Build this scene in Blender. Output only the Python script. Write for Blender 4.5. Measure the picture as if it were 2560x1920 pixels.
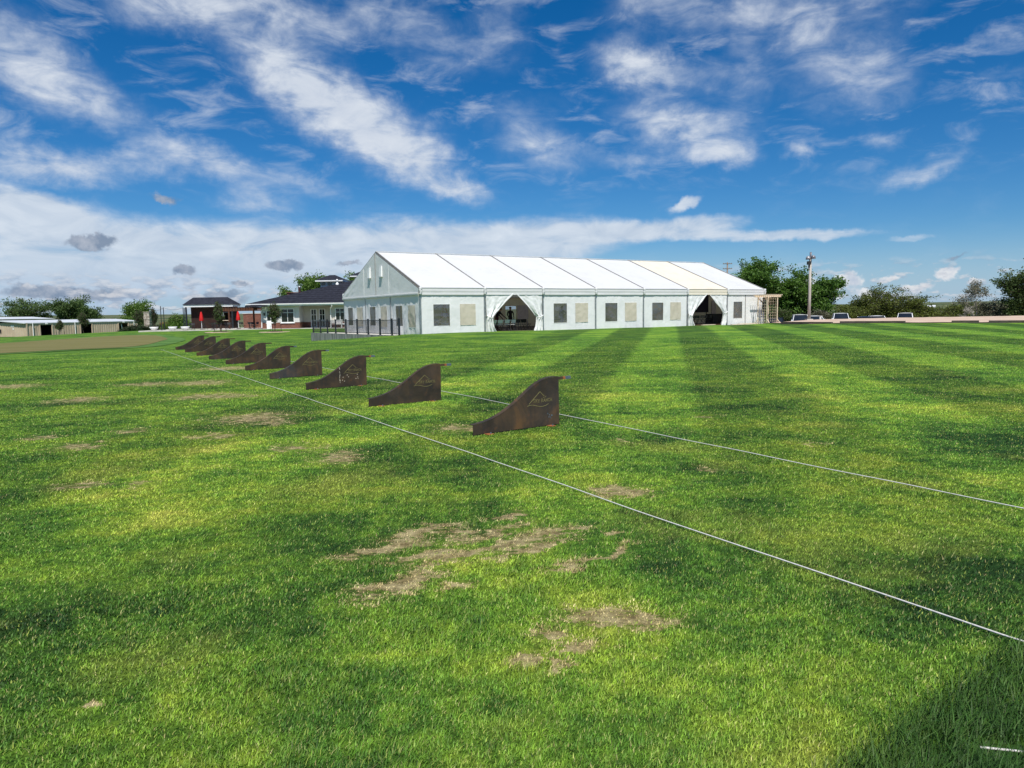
import bpy, bmesh, math, random
import numpy as np
from mathutils import Vector, Matrix, noise as mnoise

for o in list(bpy.data.objects):
    bpy.data.objects.remove(o)
SC = bpy.context.scene
COL = SC.collection
R = math.radians

# ------------------------------------------------------------------ camera
cam_d = bpy.data.cameras.new("camera")
cam_d.sensor_width = 36.0
cam_d.lens = 36.0 * 1790.7 / 2560.0
cam_d.clip_start = 0.05
cam_d.clip_end = 12000
cam = bpy.data.objects.new("camera", cam_d)
COL.objects.link(cam)
cam.matrix_world = Matrix.Translation((0, 0, 1.6)) @ Matrix.Rotation(math.pi / 2 - .099, 4, 'X') @ Matrix.Rotation(-.016, 4, 'Z')
SC.camera = cam

# ------------------------------------------------------------------ sun, exposure
SUN_EL = R(59)
SUN_AZ = R(180 - 11)      # clockwise from the view direction: behind the camera, a little to the right
SUN_DIR = Vector((math.sin(SUN_AZ) * math.cos(SUN_EL), math.cos(SUN_AZ) * math.cos(SUN_EL), math.sin(SUN_EL)))
sun_d = bpy.data.lights.new("sun", 'SUN')
sun_d.energy = 4.2
sun_d.angle = R(.53)
sun_d.color = (1.0, .955, .88)
sun = bpy.data.objects.new("sun", sun_d)
COL.objects.link(sun)
sun.rotation_euler = SUN_DIR.to_track_quat('Z', 'Y').to_euler()
SC.view_settings.view_transform = 'Standard'
SC.view_settings.look = 'None'
SC.view_settings.exposure = 0.45
SC.view_settings.gamma = 1.0
SC.view_settings.use_curve_mapping = False


# ------------------------------------------------------------------ node helpers
class NT:
    def __init__(s, tree):
        s.t = tree

    def n(s, kind, **kw):
        nd = s.t.nodes.new(kind)
        for k, v in kw.items():
            setattr(nd, k, v)
        return nd

    def l(s, a, b):
        s.t.links.new(a, b)

    def put(s, sock, v):
        if hasattr(v, 'is_linked') or hasattr(v, 'links'):
            s.l(v, sock)
        else:
            sock.default_value = v

    def math(s, op, a, b=None, c=None, clamp=False):
        nd = s.n('ShaderNodeMath', operation=op, use_clamp=clamp)
        s.put(nd.inputs[0], a)
        if b is not None:
            s.put(nd.inputs[1], b)
        if c is not None:
            s.put(nd.inputs[2], c)
        return nd.outputs[0]

    def vmath(s, op, a, b=None, scale=None):
        nd = s.n('ShaderNodeVectorMath', operation=op)
        s.put(nd.inputs[0], a)
        if b is not None:
            s.put(nd.inputs[1], b)
        if scale is not None:
            s.put(nd.inputs['Scale'], scale)
        return nd.outputs['Value'] if op in ('LENGTH', 'DOT_PRODUCT', 'DISTANCE') else nd.outputs[0]

    def noise(s, vec, scale, detail=4, rough=.55, dist=0, out='Fac'):
        nd = s.n('ShaderNodeTexNoise')
        if vec is not None:
            s.put(nd.inputs['Vector'], vec)
        nd.inputs['Scale'].default_value = scale
        nd.inputs['Detail'].default_value = detail
        nd.inputs['Roughness'].default_value = rough
        nd.inputs['Distortion'].default_value = dist
        return nd.outputs[out]

    def mr(s, v, a, b, c=0., d=1., smooth=True):
        nd = s.n('ShaderNodeMapRange')
        nd.interpolation_type = 'SMOOTHSTEP' if smooth else 'LINEAR'
        s.put(nd.inputs[0], v)
        for i, q in enumerate((a, b, c, d)):
            s.put(nd.inputs[i + 1], q)
        return nd.outputs[0]

    def mix(s, f, a, b, mode='MIX'):
        nd = s.n('ShaderNodeMix', data_type='RGBA', blend_type=mode)
        s.put(nd.inputs[0], f)
        s.put(nd.inputs[6], a if not isinstance(a, tuple) or len(a) == 4 else (*a, 1))
        s.put(nd.inputs[7], b if not isinstance(b, tuple) or len(b) == 4 else (*b, 1))
        return nd.outputs[2]

    def ramp(s, f, stops):
        nd = s.n('ShaderNodeValToRGB')
        cr = nd.color_ramp
        while len(cr.elements) < len(stops):
            cr.elements.new(.5)
        for e, (p, c) in zip(cr.elements, stops):
            e.position = p
            e.color = (*c, 1)
        s.put(nd.inputs[0], f)
        return nd.outputs[0]

    def mapping(s, vec, loc=(0, 0, 0), rot=(0, 0, 0), scale=(1, 1, 1), kind='POINT'):
        nd = s.n('ShaderNodeMapping', vector_type=kind)
        s.put(nd.inputs[0], vec)
        nd.inputs['Location'].default_value = loc
        nd.inputs['Rotation'].default_value = rot
        nd.inputs['Scale'].default_value = scale
        return nd.outputs[0]


# ------------------------------------------------------------------ sky
world = bpy.data.worlds.new("World")
SC.world = world
world.use_nodes = True
world.node_tree.nodes.clear()
W = NT(world.node_tree)
sky = W.n('ShaderNodeTexSky', sky_type='NISHITA')
sky.sun_disc = False
sky.sun_elevation = SUN_EL
sky.sun_rotation = SUN_AZ
sky.altitude = 600
sky.air_density = 1.0
sky.dust_density = 0.35
sky.ozone_density = 3.0
tc = W.n('ShaderNodeTexCoord')
sep = W.n('ShaderNodeSeparateXYZ')
W.l(tc.outputs['Generated'], sep.inputs[0])
az = W.math('MULTIPLY', W.math('ARCTAN2', sep.outputs[0], sep.outputs[1]), 57.29578)
el = W.math('MULTIPLY', W.math('ARCSINE', sep.outputs[2]), 57.29578)
cmb = W.n('ShaderNodeCombineXYZ')
W.l(az, cmb.inputs[0])
W.l(el, cmb.inputs[1])
P = cmb.outputs[0]
w1 = W.vmath('SUBTRACT', W.noise(P, .16, 3, .5, out='Color'), (.5, .5, .5))
w2 = W.vmath('SUBTRACT', W.noise(P, .75, 4, .6, out='Color'), (.5, .5, .5))
warp = W.vmath('ADD', W.vmath('MULTIPLY', w1, (2.4, 1.6, 0)), W.vmath('MULTIPLY', w2, (2.2, 1.7, 0)))
PW = W.vmath('ADD', P, warp)


def cloud_sum(lst, vec, lo=1.0, hi=.0):
    tot = None
    sv = W.n('ShaderNodeSeparateXYZ')
    W.l(vec, sv.inputs[0])
    for (a0, e0, a, b, ang, st) in lst:
        cv = W.n('ShaderNodeCombineXYZ')     # the running sum rides along in z, which the huge z scale cancels
        W.l(sv.outputs[0], cv.inputs[0])
        W.l(sv.outputs[1], cv.inputs[1])
        if tot is not None:
            W.l(tot, cv.inputs[2])
        m = W.mapping(cv.outputs[0], (a0, e0, 0), (0, 0, R(ang)), (a, b, 1e6), 'TEXTURE')
        d = W.mr(W.vmath('LENGTH', m), lo, hi, 0., st)
        tot = d if tot is None else W.math('ADD', tot, d)
    return tot


# high cirrus: centre azimuth, elevation, half length, half width, tilt, weight (degrees)
CIRRUS = [
    (-18.0, 17.9, 3.2, 2.16, -20, 0.89), (-15.0, 16.4, 3.4, 2.59, -28, 1.05), (-12.0, 14.6, 3.6, 2.59, -33, 1.05),
    (-9.0, 12.6, 3.6, 2.27, -30, 1.00), (-6.2, 10.9, 3.4, 1.73, -24, 0.95), (-3.4, 9.4, 2.6, 0.97, -16, 0.84), (-7.0, 14.0, 3.0, 1.73, -20, 0.53),
    (-34.0, 17.0, 3.8, 2.59, -18, 0.89), (-31.0, 15.2, 3.6, 2.05, -20, 0.84), (-27.4, 13.6, 3.0, 1.40, -15, 0.63),
    (-34.0, 10.4, 4.0, 1.30, 0, 0.95), (-29.2, 10.0, 3.8, 1.19, 4, 0.89), (-23.8, 11.2, 3.0, 1.30, 4, 0.95),
    (-20.0, 10.6, 3.2, 1.08, -16, 0.89), (-14.6, 9.5, 2.8, 0.97, -18, 0.73), (-19.0, 8.3, 3.2, 1.08, -6, 0.89),
    (-24.5, 20.8, 3.6, 1.62, 8, 0.95), (-20.0, 21.6, 3.8, 2.16, 4, 1.00), (-15.0, 20.8, 3.0, 1.30, -20, 0.73),
    (-10.0, 21.5, 3.6, 1.62, 10, 0.79), (-4.8, 19.6, 3.8, 2.05, -12, 0.63), (-.3, 20.6, 1.8, 2.59, 30, 0.63),
    (0.8, 15.2, 3.6, 1.30, 6, 0.58), (3.4, 12.2, 3.8, 1.61, -6, 0.75), (1.4, 13.2, 3.0, 0.97, 0, 0.42),
    (9.2, 18.2, 3.0, 1.49, -12, 0.98), (12.0, 17.2, 3.2, 1.26, -14, 0.86), (11.4, 14.2, 3.4, 1.38, -14, 0.98),
    (15.4, 13.0, 3.6, 1.72, -4, 0.92), (16.4, 11.2, 2.4, 0.92, -10, 0.92), (9.6, 11.6, 2.6, 0.92, 6, 0.80),
    (22.0, 18.8, 1.9, 1.72, 20, 0.92), (25.0, 17.2, 3.2, 1.49, 14, 0.75), (25.6, 14.8, 3.6, 1.84, 10, 0.80),
    (18.0, 16.4, 3.2, 1.72, -12, 0.63), (13.0, 21.6, 5.4, 1.95, -4, 0.86), (27.5, 21.2, 5.6, 1.95, 6, 0.86),
    (29.4, 9.2, 2.6, 0.86, 16, 1.09), (21.6, 11.2, 1.2, 0.69, 0, 0.92), (34.0, 14.6, 2.4, 0.57, 8, 0.46),
    (26.8, 11.6, 1.2, 0.69, 0, 0.69), (18.5, 20.0, 2.6, 1.72, 40, 0.63),
]
# broad pale veil low over the horizon
VEIL = [
    (-31.0, 4.75, 9.0, 4.15, -4, 1.0), (-20.0, 4.95, 9.5, 3.17, 0, 1.0), (-8.0, 5.25, 10., 3.05, 0, 1.0),
    (3.0, 5.55, 8.5, 2.56, 3, 1.0), (12.5, 6.20, 7.5, 1.21, 2, .95), (21.0, 5.30, 8.0, 0.61, -2, .85),
    (13.8, 8.00, 2.0, 0.61, 14, .9), (-34.0, 7.35, 5.0, 1.95, -14, .9), (-13., 2.15, 16, 1.95, 0, .55), (-32., 1.95, 14, 2.07, 0, .6),
    (29.0, 4.60, 2.0, 0.33, 4, .5), (22.0, 3.20, 2.4, 0.28, 3, .5),
]
# small cumulus: white on the right, grey in shade on the left
CUM_W = [
    (25.0, 2.0, 1.5, .85, 6, 1.1), (22.0, 1.9, 1.4, .6, 12, 1.0), (31.2, 2.2, 1.15, .75, 14, 1.1), (26.0, 1.1, 1.1, .45, 0, .8),
    (29.4, 1.3, 1.6, .45, 0, .8), (16.0, 2.6, .8, .6, 20, .9), (23.4, 1.4, 2.2, .5, 0, .7), (32.8, 1.7, .6, .5, 30, .8),
    (18.6, 2.0, 1.0, .5, 10, .6), (28.0, .7, 3.5, .4, 0, .5), (20.4, 1.1, 1.6, .5, 6, .7), (27.6, 1.9, 1.0, .45, 10, .7), (24.0, .6, 2.0, .35, 0, .6),
]
CUM_G = [
    (-29.8, 5.2, 2.1, .75, 2, 1.2), (-17.2, 3.9, 1.9, .62, 2, 1.15), (-24.2, 3.35, 1.3, .6, 4, .9), (-20.4, 2.55, 1.1, .42, 4, .95),
    (-15.3, 2.5, 1.5, .55, 4, .85), (-12.6, 4.0, 1.5, .32, 0, .65), (-25.2, 8.3, 1.9, .6, -10, .55), (3.4, 2.9, 2.2, .5, 4, .6),
    (-30.0, 1.7, 5.0, .8, 0, .75), (-22.0, 1.5, 4.0, .7, 0, .7), (-14.0, 1.5, 4.0, .75, 0, .7), (-33.5, 1.9, 3.0, .7, 0, .7), (-8.0, 2.0, 3.0, .8, 0, .6),
    (31.6, 3.3, 1.4, .3, 14, .5), (21.0, 2.9, 1.2, .35, 0, .35),
]
fib = W.noise(W.mapping(P, rot=(0, 0, R(24)), scale=(.24, .62, 1)), 1.0, 8, .60, .5)
puff = W.noise(P, .85, 7, .6)
inframe = W.mr(W.math('ABSOLUTE', az), 38, 46, 1, 0)
inel = W.mr(el, 24, 30, 1, 0)
inside = W.math('MULTIPLY', inframe, inel)
gen = W.noise(W.mapping(P, rot=(0, 0, R(20)), scale=(.05, .11, 1)), 1.0, 6, .55, .4)
gen = W.math('MULTIPLY', W.mr(gen, .46, .74, 0, .95), W.math('SUBTRACT', 1.0, inside))
cs = W.math('ADD', cloud_sum(CIRRUS, PW, 1.75, .0), gen)
brkn = W.noise(W.mapping(P, rot=(0, 0, R(24)), scale=(.6, 1.0, 1)), 1.0, 6, .58)
dens = W.math('MULTIPLY', cs, W.math('ADD', W.math('MULTIPLY_ADD', fib, 1.7, -.45), W.math('MULTIPLY', brkn, .75)))
dens = W.mr(dens, .06, 1.45, 0, .92)
thin = W.math('MULTIPLY', W.mr(fib, .46, .78, 0, .42), W.mr(el, 7, 13, .1, 1))
dens = W.math('MAXIMUM', dens, thin)
veil_c = cloud_sum(VEIL, W.vmath('ADD', P, W.vmath('MULTIPLY', warp, (.8, .45, 0))), 1.15, .25)
veil_o = W.math('MULTIPLY', W.math('SUBTRACT', 1.0, inside), W.mr(W.math('ABSOLUTE', W.math('SUBTRACT', el, 4.5)), 4.5, .5, 0, .6))
veil_c = W.math('ADD', veil_c, veil_o)
veil = W.mr(W.math('MULTIPLY', veil_c, W.math('MULTIPLY_ADD', fib, 1.3, .25)), .18, .95, 0, .90)
PC = W.vmath('ADD', P, W.vmath('MULTIPLY', w2, (1.7, 1.5, 0)))
cum_w = W.mr(W.math('MULTIPLY', cloud_sum(CUM_W, PC, 1.2, 0), W.math('MULTIPLY_ADD', puff, 1.6, .1)), .22, .62, 0, .92)
cum_g = W.mr(W.math('MULTIPLY', cloud_sum(CUM_G, PC, 1.15, 0), W.math('MULTIPLY_ADD', puff, 1.6, .05)), .18, .52, 0, .85)

skyc = W.n('ShaderNodeHueSaturation')
skyc.inputs['Saturation'].default_value = 1.25
skyc.inputs['Value'].default_value = .63
W.l(W.mix(1.0, sky.outputs[0], (.72, .89, 1.08), 'MULTIPLY'), skyc.inputs['Color'])
SKY_S = .10
k = 1.0 / SKY_S
c0 = skyc.outputs[0]
cl_hi = W.ramp(W.math('MULTIPLY_ADD', fib, 1.4, -.2), [(.1, (.36 * k, .42 * k, .52 * k)), (.9, (.58 * k, .61 * k, .65 * k))])
c1 = W.mix(dens, c0, cl_hi)
c2 = W.mix(veil, c1, W.ramp(W.math('MULTIPLY_ADD', fib, 1.5, -.25), [(.1, (.33 * k, .40 * k, .50 * k)), (.8, (.54 * k, .585 * k, .64 * k))]))
haze_h = W.mr(el, 6.0, -.5, 0, .70)
c2 = W.mix(haze_h, c2, (.27 * k, .38 * k, .53 * k))
c3 = W.mix(cum_g, c2, W.ramp(puff, [(.40, (.125 * k, .175 * k, .26 * k)), (.85, (.42 * k, .44 * k, .49 * k))]))
c4 = W.mix(cum_w, c3, W.ramp(puff, [(.30, (.36 * k, .41 * k, .50 * k)), (.62, (.64 * k, .64 * k, .64 * k))]))
# field of small cumulus low over the horizon, greyer under the veil on the left
cf_v = W.mapping(P, loc=(3.1, 7.7, 0), scale=(.62, 1.55, 1))
cf = W.noise(cf_v, 1.0, 6, .56)
band = W.math('MULTIPLY', W.mr(el, .1, .9), W.mr(el, 3.9, 1.8))
cfm = W.math('MULTIPLY', W.mr(W.math('MULTIPLY_ADD', W.noise(P, .09, 2, .5), .35, cf), .66, .78), band)
lit = W.noise(W.vmath('ADD', cf_v, (0, .35, 0)), 1.0, 6, .56)
cfc = W.ramp(W.math('SUBTRACT', W.math('ADD', .5, cf), lit), [(.40, (.20 * k, .26 * k, .36 * k)), (.62, (.50 * k, .51 * k, .54 * k))])
c4 = W.mix(W.math('MULTIPLY', cfm, .75), c4, cfc)
bg = W.n('ShaderNodeBackground')
W.l(c4, bg.inputs[0])
bg.inputs[1].default_value = SKY_S
wo = W.n('ShaderNodeOutputWorld')
W.l(bg.outputs[0], wo.inputs[0])
world.cycles.sampling_method = 'MANUAL'
world.cycles.sample_map_resolution = 512
SC.cycles.max_bounces = 8
SC.cycles.transparent_max_bounces = 12


# ------------------------------------------------------------------ mesh helpers
def link(o, parent=None):
    COL.objects.link(o)
    if parent is not None:
        o.parent = parent
    return o


def np_mesh(name, V, F):
    """F: list of faces, or an (n,3)/(n,4) int array"""
    me = bpy.data.meshes.new(name)
    if isinstance(F, np.ndarray):
        n, kk = F.shape
        V = np.asarray(V, dtype=np.float32)
        me.vertices.add(len(V))
        me.vertices.foreach_set('co', V.ravel())
        me.loops.add(n * kk)
        me.loops.foreach_set('vertex_index', F.astype(np.int32).ravel())
        me.polygons.add(n)
        me.polygons.foreach_set('loop_start', np.arange(0, n * kk, kk, dtype=np.int32))
        me.update(calc_edges=True)
    else:
        me.from_pydata([tuple(map(float, v)) for v in V], [], [tuple(map(int, f)) for f in F])
        me.update()
    return me


def mesh_obj(name, V, F, mat, parent=None, smooth=False):
    me = np_mesh(name, V, F)
    if mat is not None:
        me.materials.append(mat)
    if smooth:
        me.polygons.foreach_set('use_smooth', [True] * len(me.polygons))
    return link(bpy.data.objects.new(name, me), parent)


def empty(name, loc=(0, 0, 0), rz=0.):
    o = bpy.data.objects.new(name, None)
    o.empty_display_size = .2
    o.location = loc
    o.rotation_euler = (0, 0, rz)
    return link(o)


def tag(o, label, cat, group=None):
    o['label'] = label
    o['category'] = cat
    if group:
        o['group'] = group
    return o


def kind(o, k_):
    o['kind'] = k_
    return o


class MB:
    def __init__(s):
        s.V = []
        s.F = []

    def add(s, V, F):
        b = len(s.V)
        s.V.extend([tuple(v) for v in V])
        s.F.extend([tuple(i + b for i in f) for f in F])
        return s

    def box(s, x0, x1, y0, y1, z0, z1, M=None):
        V = [(x, y, z) for x in (x0, x1) for y in (y0, y1) for z in (z0, z1)]
        if M is not None:
            V = [tuple(M @ Vector(v)) for v in V]
        return s.add(V, [(0, 1, 3, 2), (4, 6, 7, 5), (0, 4, 5, 1), (2, 3, 7, 6), (0, 2, 6, 4), (1, 5, 7, 3)])

    def bar(s, a, b, w, h=None, up=(0, 0, 1)):
        a, b = Vector(a), Vector(b)
        h = h or w
        d = (b - a)
        L = d.length
        d.normalize()
        up = Vector(up)
        if abs(d.dot(up)) > .98:
            up = Vector((0, 1, 0))
        sx = d.cross(up).normalized()
        sz = sx.cross(d)
        V = []
        for p in (a, b):
            for i, j in ((-1, -1), (1, -1), (1, 1), (-1, 1)):
                V.append(p + sx * (w / 2 * i) + sz * (h / 2 * j))
        return s.add(V, [(3, 2, 1, 0), (4, 5, 6, 7), (0, 1, 5, 4), (1, 2, 6, 5), (2, 3, 7, 6), (3, 0, 4, 7)])

    def tube(s, pts, r, n=6, cap=True):
        pts = [Vector(p) for p in pts]
        rs = r if isinstance(r, (list, tuple)) else [r] * len(pts)
        b = len(s.V)
        prev = None
        for i, p in enumerate(pts):
            d = (pts[min(i + 1, len(pts) - 1)] - pts[max(i - 1, 0)]).normalized()
            ref = Vector((0, 0, 1)) if abs(d.z) < .95 else Vector((1, 0, 0))
            sx = d.cross(ref).normalized() if prev is None else (prev - d * prev.dot(d)).normalized()
            prev = sx
            sy = d.cross(sx)
            for k_ in range(n):
                a = 2 * math.pi * k_ / n
                s.V.append(tuple(p + sx * (rs[i] * math.cos(a)) + sy * (rs[i] * math.sin(a))))
        for i in range(len(pts) - 1):
            for k_ in range(n):
                s.F.append((b + i * n + k_, b + i * n + (k_ + 1) % n, b + (i + 1) * n + (k_ + 1) % n, b + (i + 1) * n + k_))
        if cap:
            s.F.append(tuple(b + k_ for k_ in range(n))[::-1])
            s.F.append(tuple(b + (len(pts) - 1) * n + k_ for k_ in range(n)))
        return s

    def lathe(s, prof, n=12, c=(0, 0, 0)):
        b = len(s.V)
        for r_, z in prof:
            for k_ in range(n):
                a = 2 * math.pi * k_ / n
                s.V.append((c[0] + r_ * math.cos(a), c[1] + r_ * math.sin(a), c[2] + z))
        for i in range(len(prof) - 1):
            for k_ in range(n):
                s.F.append((b + i * n + k_, b + i * n + (k_ + 1) % n, b + (i + 1) * n + (k_ + 1) % n, b + (i + 1) * n + k_))
        s.F.append(tuple(b + k_ for k_ in range(n))[::-1])
        s.F.append(tuple(b + (len(prof) - 1) * n + k_ for k_ in range(n)))
        return s

    def extrude(s, poly, d, M):
        """poly: 2D outline in local xz, thickness d along local y (centred)"""
        n = len(poly)
        V = [M @ Vector((x, -d / 2, z)) for x, z in poly] + [M @ Vector((x, d / 2, z)) for x, z in poly]
        F = [tuple(range(n)), tuple(range(2 * n - 1, n - 1, -1))]
        for i in range(n):
            j = (i + 1) % n
            F.append((i, i + n, j + n, j))
        return s.add(V, F)

    def build(s, name, mat, parent=None, smooth=False):
        return mesh_obj(name, s.V, s.F, mat, parent, smooth)


I4 = Matrix.Identity(4)


def grid(nu, nv, fn, mask=None):
    V = [fn(i / nu, j / nv) for j in range(nv + 1) for i in range(nu + 1)]
    F = []
    for j in range(nv):
        for i in range(nu):
            if mask and mask(i, j):
                continue
            a = j * (nu + 1) + i
            F.append((a, a + 1, a + nu + 2, a + nu + 1))
    return V, F


def ns(x, y, z=0., s=1.):
    return mnoise.noise(Vector((x * s, y * s, z * s)))


# ------------------------------------------------------------------ terrain height
CTRL = np.array([
    (0, 0, 0), (0, -25, 0), (25, -15, 0), (-25, -15, 0), (0, 10, 0), (12, 10, 0), (-12, 10, 0), (0, 22, 0), (14, 22, .08), (-14, 22, 0), (-26, 18, -.05),
    (-9, 31, 0), (-14, 32, 0), (-17.6, 36.2, 0), (-18.5, 38.2, -.01), (-15.2, 41, -.01), (-13, 45, .02), (-10.2, 46.6, .12), (-5, 40, .10),
    (6, 38, .12), (-2, 45.5, .25), (-6.2, 47.6, .28), (3, 53, .29), (9, 56.5, .29), (16, 61, .285), (23.5, 65.5, .27), (23.5, 60, .28), (16, 52, .28),
    (25, 55, .35), (30, 52, .37), (35, 48.7, .36), (46, 42, .36), (30, 35, .2), (20, 38, .2), (45, 20, .15),
    (40, 75, .27), (33, 72.5, .26), (29, 72, .25), (53, 75.5, .32), (62, 78, .28), (72, 72, .35), (70, 50, .4),
    (46, 80.5, -.8), (40, 80, -.78), (33, 79.5, -.78), (27, 79, -.75), (44, 88, -.82), (34, 88, -.82), (49, 86, -1.25), (36, 100, -1.1), (46, 99, -1.1), (56, 96, -.8), (62, 86, .0), (72, 90, -.3),
    (24, 72, -.1), (16, 80, -.3), (10, 62, .1), (0, 58, .1), (-8, 55, .12), (-3, 70, -.1), (0, 85, -.1),
    (-19.5, 41.5, -.2), (-17.5, 45.5, -.3), (-15.8, 50, -.42), (-13, 49.8, -.2), (-18, 56, -.6), (-19, 62.5, -.7), (-25, 56, -.5), (-24, 68, -.55), (-20, 74, -.45),
    (-30, 76, -.40), (-28, 85, -.06), (-21, 86, -.1), (-34, 86, -.06), (-34, 92, .02), (-24, 92, .02), (-44, 92, .06), (-40, 102, .05), (-22, 104, .0),
    (-27, 38, -.16), (-24.5, 43, -.2), (-30, 62, -.36), (-35, 50, -.35), (-42, 85, -.36), (-48, 79, -.5), (-51, 72, -.68), (-60, 60, -.9), (-45, 30, -.3),
    (-70, 115, -.75), (-75, 130, -1.05), (-72, 145, -.9), (-62, 125, -.5), (-55, 110, -.2), (-97, 144, -1.6), (-93, 158, -1.6), (-89, 172, -1.5), (-88, 187, -1.6), (-110, 150, -1.7), (-90, 120, -1.3),
    (-130, 200, -2.2), (-100, 215, -1.9), (-40, 150, -.3), (0, 150, -1.0), (50, 150, -2.2), (100, 110, -2.0), (90, 180, -3), (-150, 120, -1.6), (0, 220, -2.2), (120, 40, .2), (-100, 20, -.5), (0, -120, 0), (110, -60, 0), (-110, -60, -.3),
], dtype=float)


def _tps_fit():
    X = CTRL[:, :2]
    n = len(X)
    d2 = ((X[:, None] - X[None]) ** 2).sum(-1)
    K = .5 * d2 * np.log(d2 + 1e-9) + np.eye(n) * 1.0
    Pm = np.c_[np.ones(n), X]
    A = np.zeros((n + 3, n + 3))
    A[:n, :n] = K
    A[:n, n:] = Pm
    A[n:, :n] = Pm.T
    return np.linalg.solve(A, np.r_[CTRL[:, 2], 0, 0, 0])


TPS = _tps_fit()


def hz(x, y):
    x = np.atleast_1d(np.asarray(x, float))
    y = np.atleast_1d(np.asarray(y, float))
    sh = x.shape
    x = x.ravel()
    y = y.ravel()
    out = np.empty_like(x)
    n = len(CTRL)
    for i in range(0, len(x), 20000):
        xs, ys = x[i:i + 20000], y[i:i + 20000]
        d2 = (xs[:, None] - CTRL[None, :, 0]) ** 2 + (ys[:, None] - CTRL[None, :, 1]) ** 2
        out[i:i + 20000] = (.5 * d2 * np.log(d2 + 1e-9)) @ TPS[:n] + TPS[n] + TPS[n + 1] * xs + TPS[n + 2] * ys
    r = np.hypot(x, y)
    th = np.arctan2(x, y)
    near = np.clip(out, -3.2, .45)
    und = np.sin(th * 9 + 1.2) * .4 + np.sin(th * 23 + .4) * .25 + np.sin(th * 51) * .12
    t = np.clip((r - 900) / 2600, 0, 1)
    far = -4.5 + t * t * (3 - 2 * t) * (21.5 + 2.2 * und + 3 * (th < 0) * np.clip(-th, 0, 1))
    s = np.clip((r - 215) / 150, 0, 1)
    s = s * s * (3 - 2 * s)
    z = near * (1 - s) + far * s
    return z.reshape(sh)


def gz(x, y):
    return float(hz(x, y)[0])


# ------------------------------------------------------------------ lawn colour (shared by ground and blades)
STRIPE = R(12.5)
BARE = [(0.12, 4.95, .44, .11, 36), (-.38, 4.60, .36, .08, 36), (-.66, 4.14, .28, .10, 48), (-.88, 4.03, .13, .08, -25), (-.17, 5.10, .36, .09, 36), (0, 5.6, .12, .09, 30),
        (-.09, 5.51, .10, .06, 30), (-.43, 5.14, .14, .07, 36), (.69, 4.62, .24, .05, 36), (.75, 5.05, .10, .06, 30), (-.9, 4.79, .32, .11, 36), (-.70, 5.15, .30, .10, 36),
        (-.31, 4.13, .07, .06, 0), (.41, 4.43, .24, .05, 36), (.12, 4.72, .30, .06, 36), (-.62, 4.62, .26, .07, 36), (.52, 3.6, .27, .14, -6), (.15, 3.41, .09, .06, 0), (.06, 3.2, .07, .07, 0), (.19, 3.11, .04, .07, 0),
        (.29, 3.28, .11, .05, 0), (-4.14, 11.35, .62, .65, 0), (-3.58, 10.8, .25, .35, 0), (-1.99, 8.01, .28, .4, 0), (-2.64, 8.62, .3, .3, 0), (-6.12, 14.56, .95, .55, 0),
        (-7.74, 17.65, .8, .7, 0), (-8.71, 14.28, .5, .6, 0), (-5.49, 10.21, .22, .22, 0), (-5.53, 8.96, .3, .25, 0), (-4.04, 9.61, .32, .2, 0), (-8.89, 22.68, 1.0, .8, 0),
        (-6.47, 9.73, .27, .22, 0), (1.96, 7.07, .13, .12, 0), (3.52, 8.33, .08, .1, 0), (3.7, 8.41, .07, .1, 0), (2.88, 10.67, .14, .13, 0), (1.37, 8.84, .1, .12, 0),
        (-1.79, 2.84, .04, .035, 0), (-.8, 9.95, .3, .28, 0), (.95, 6.29, .24, .2, 0), (-12.31, 17.47, .8, .6, 0),
        (-8.92, 17.5, .65, .5, 0), (-4.21, 6.8, .28, .12, 0), (-3.65, 6.86, .18, .14, 0)]


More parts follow.
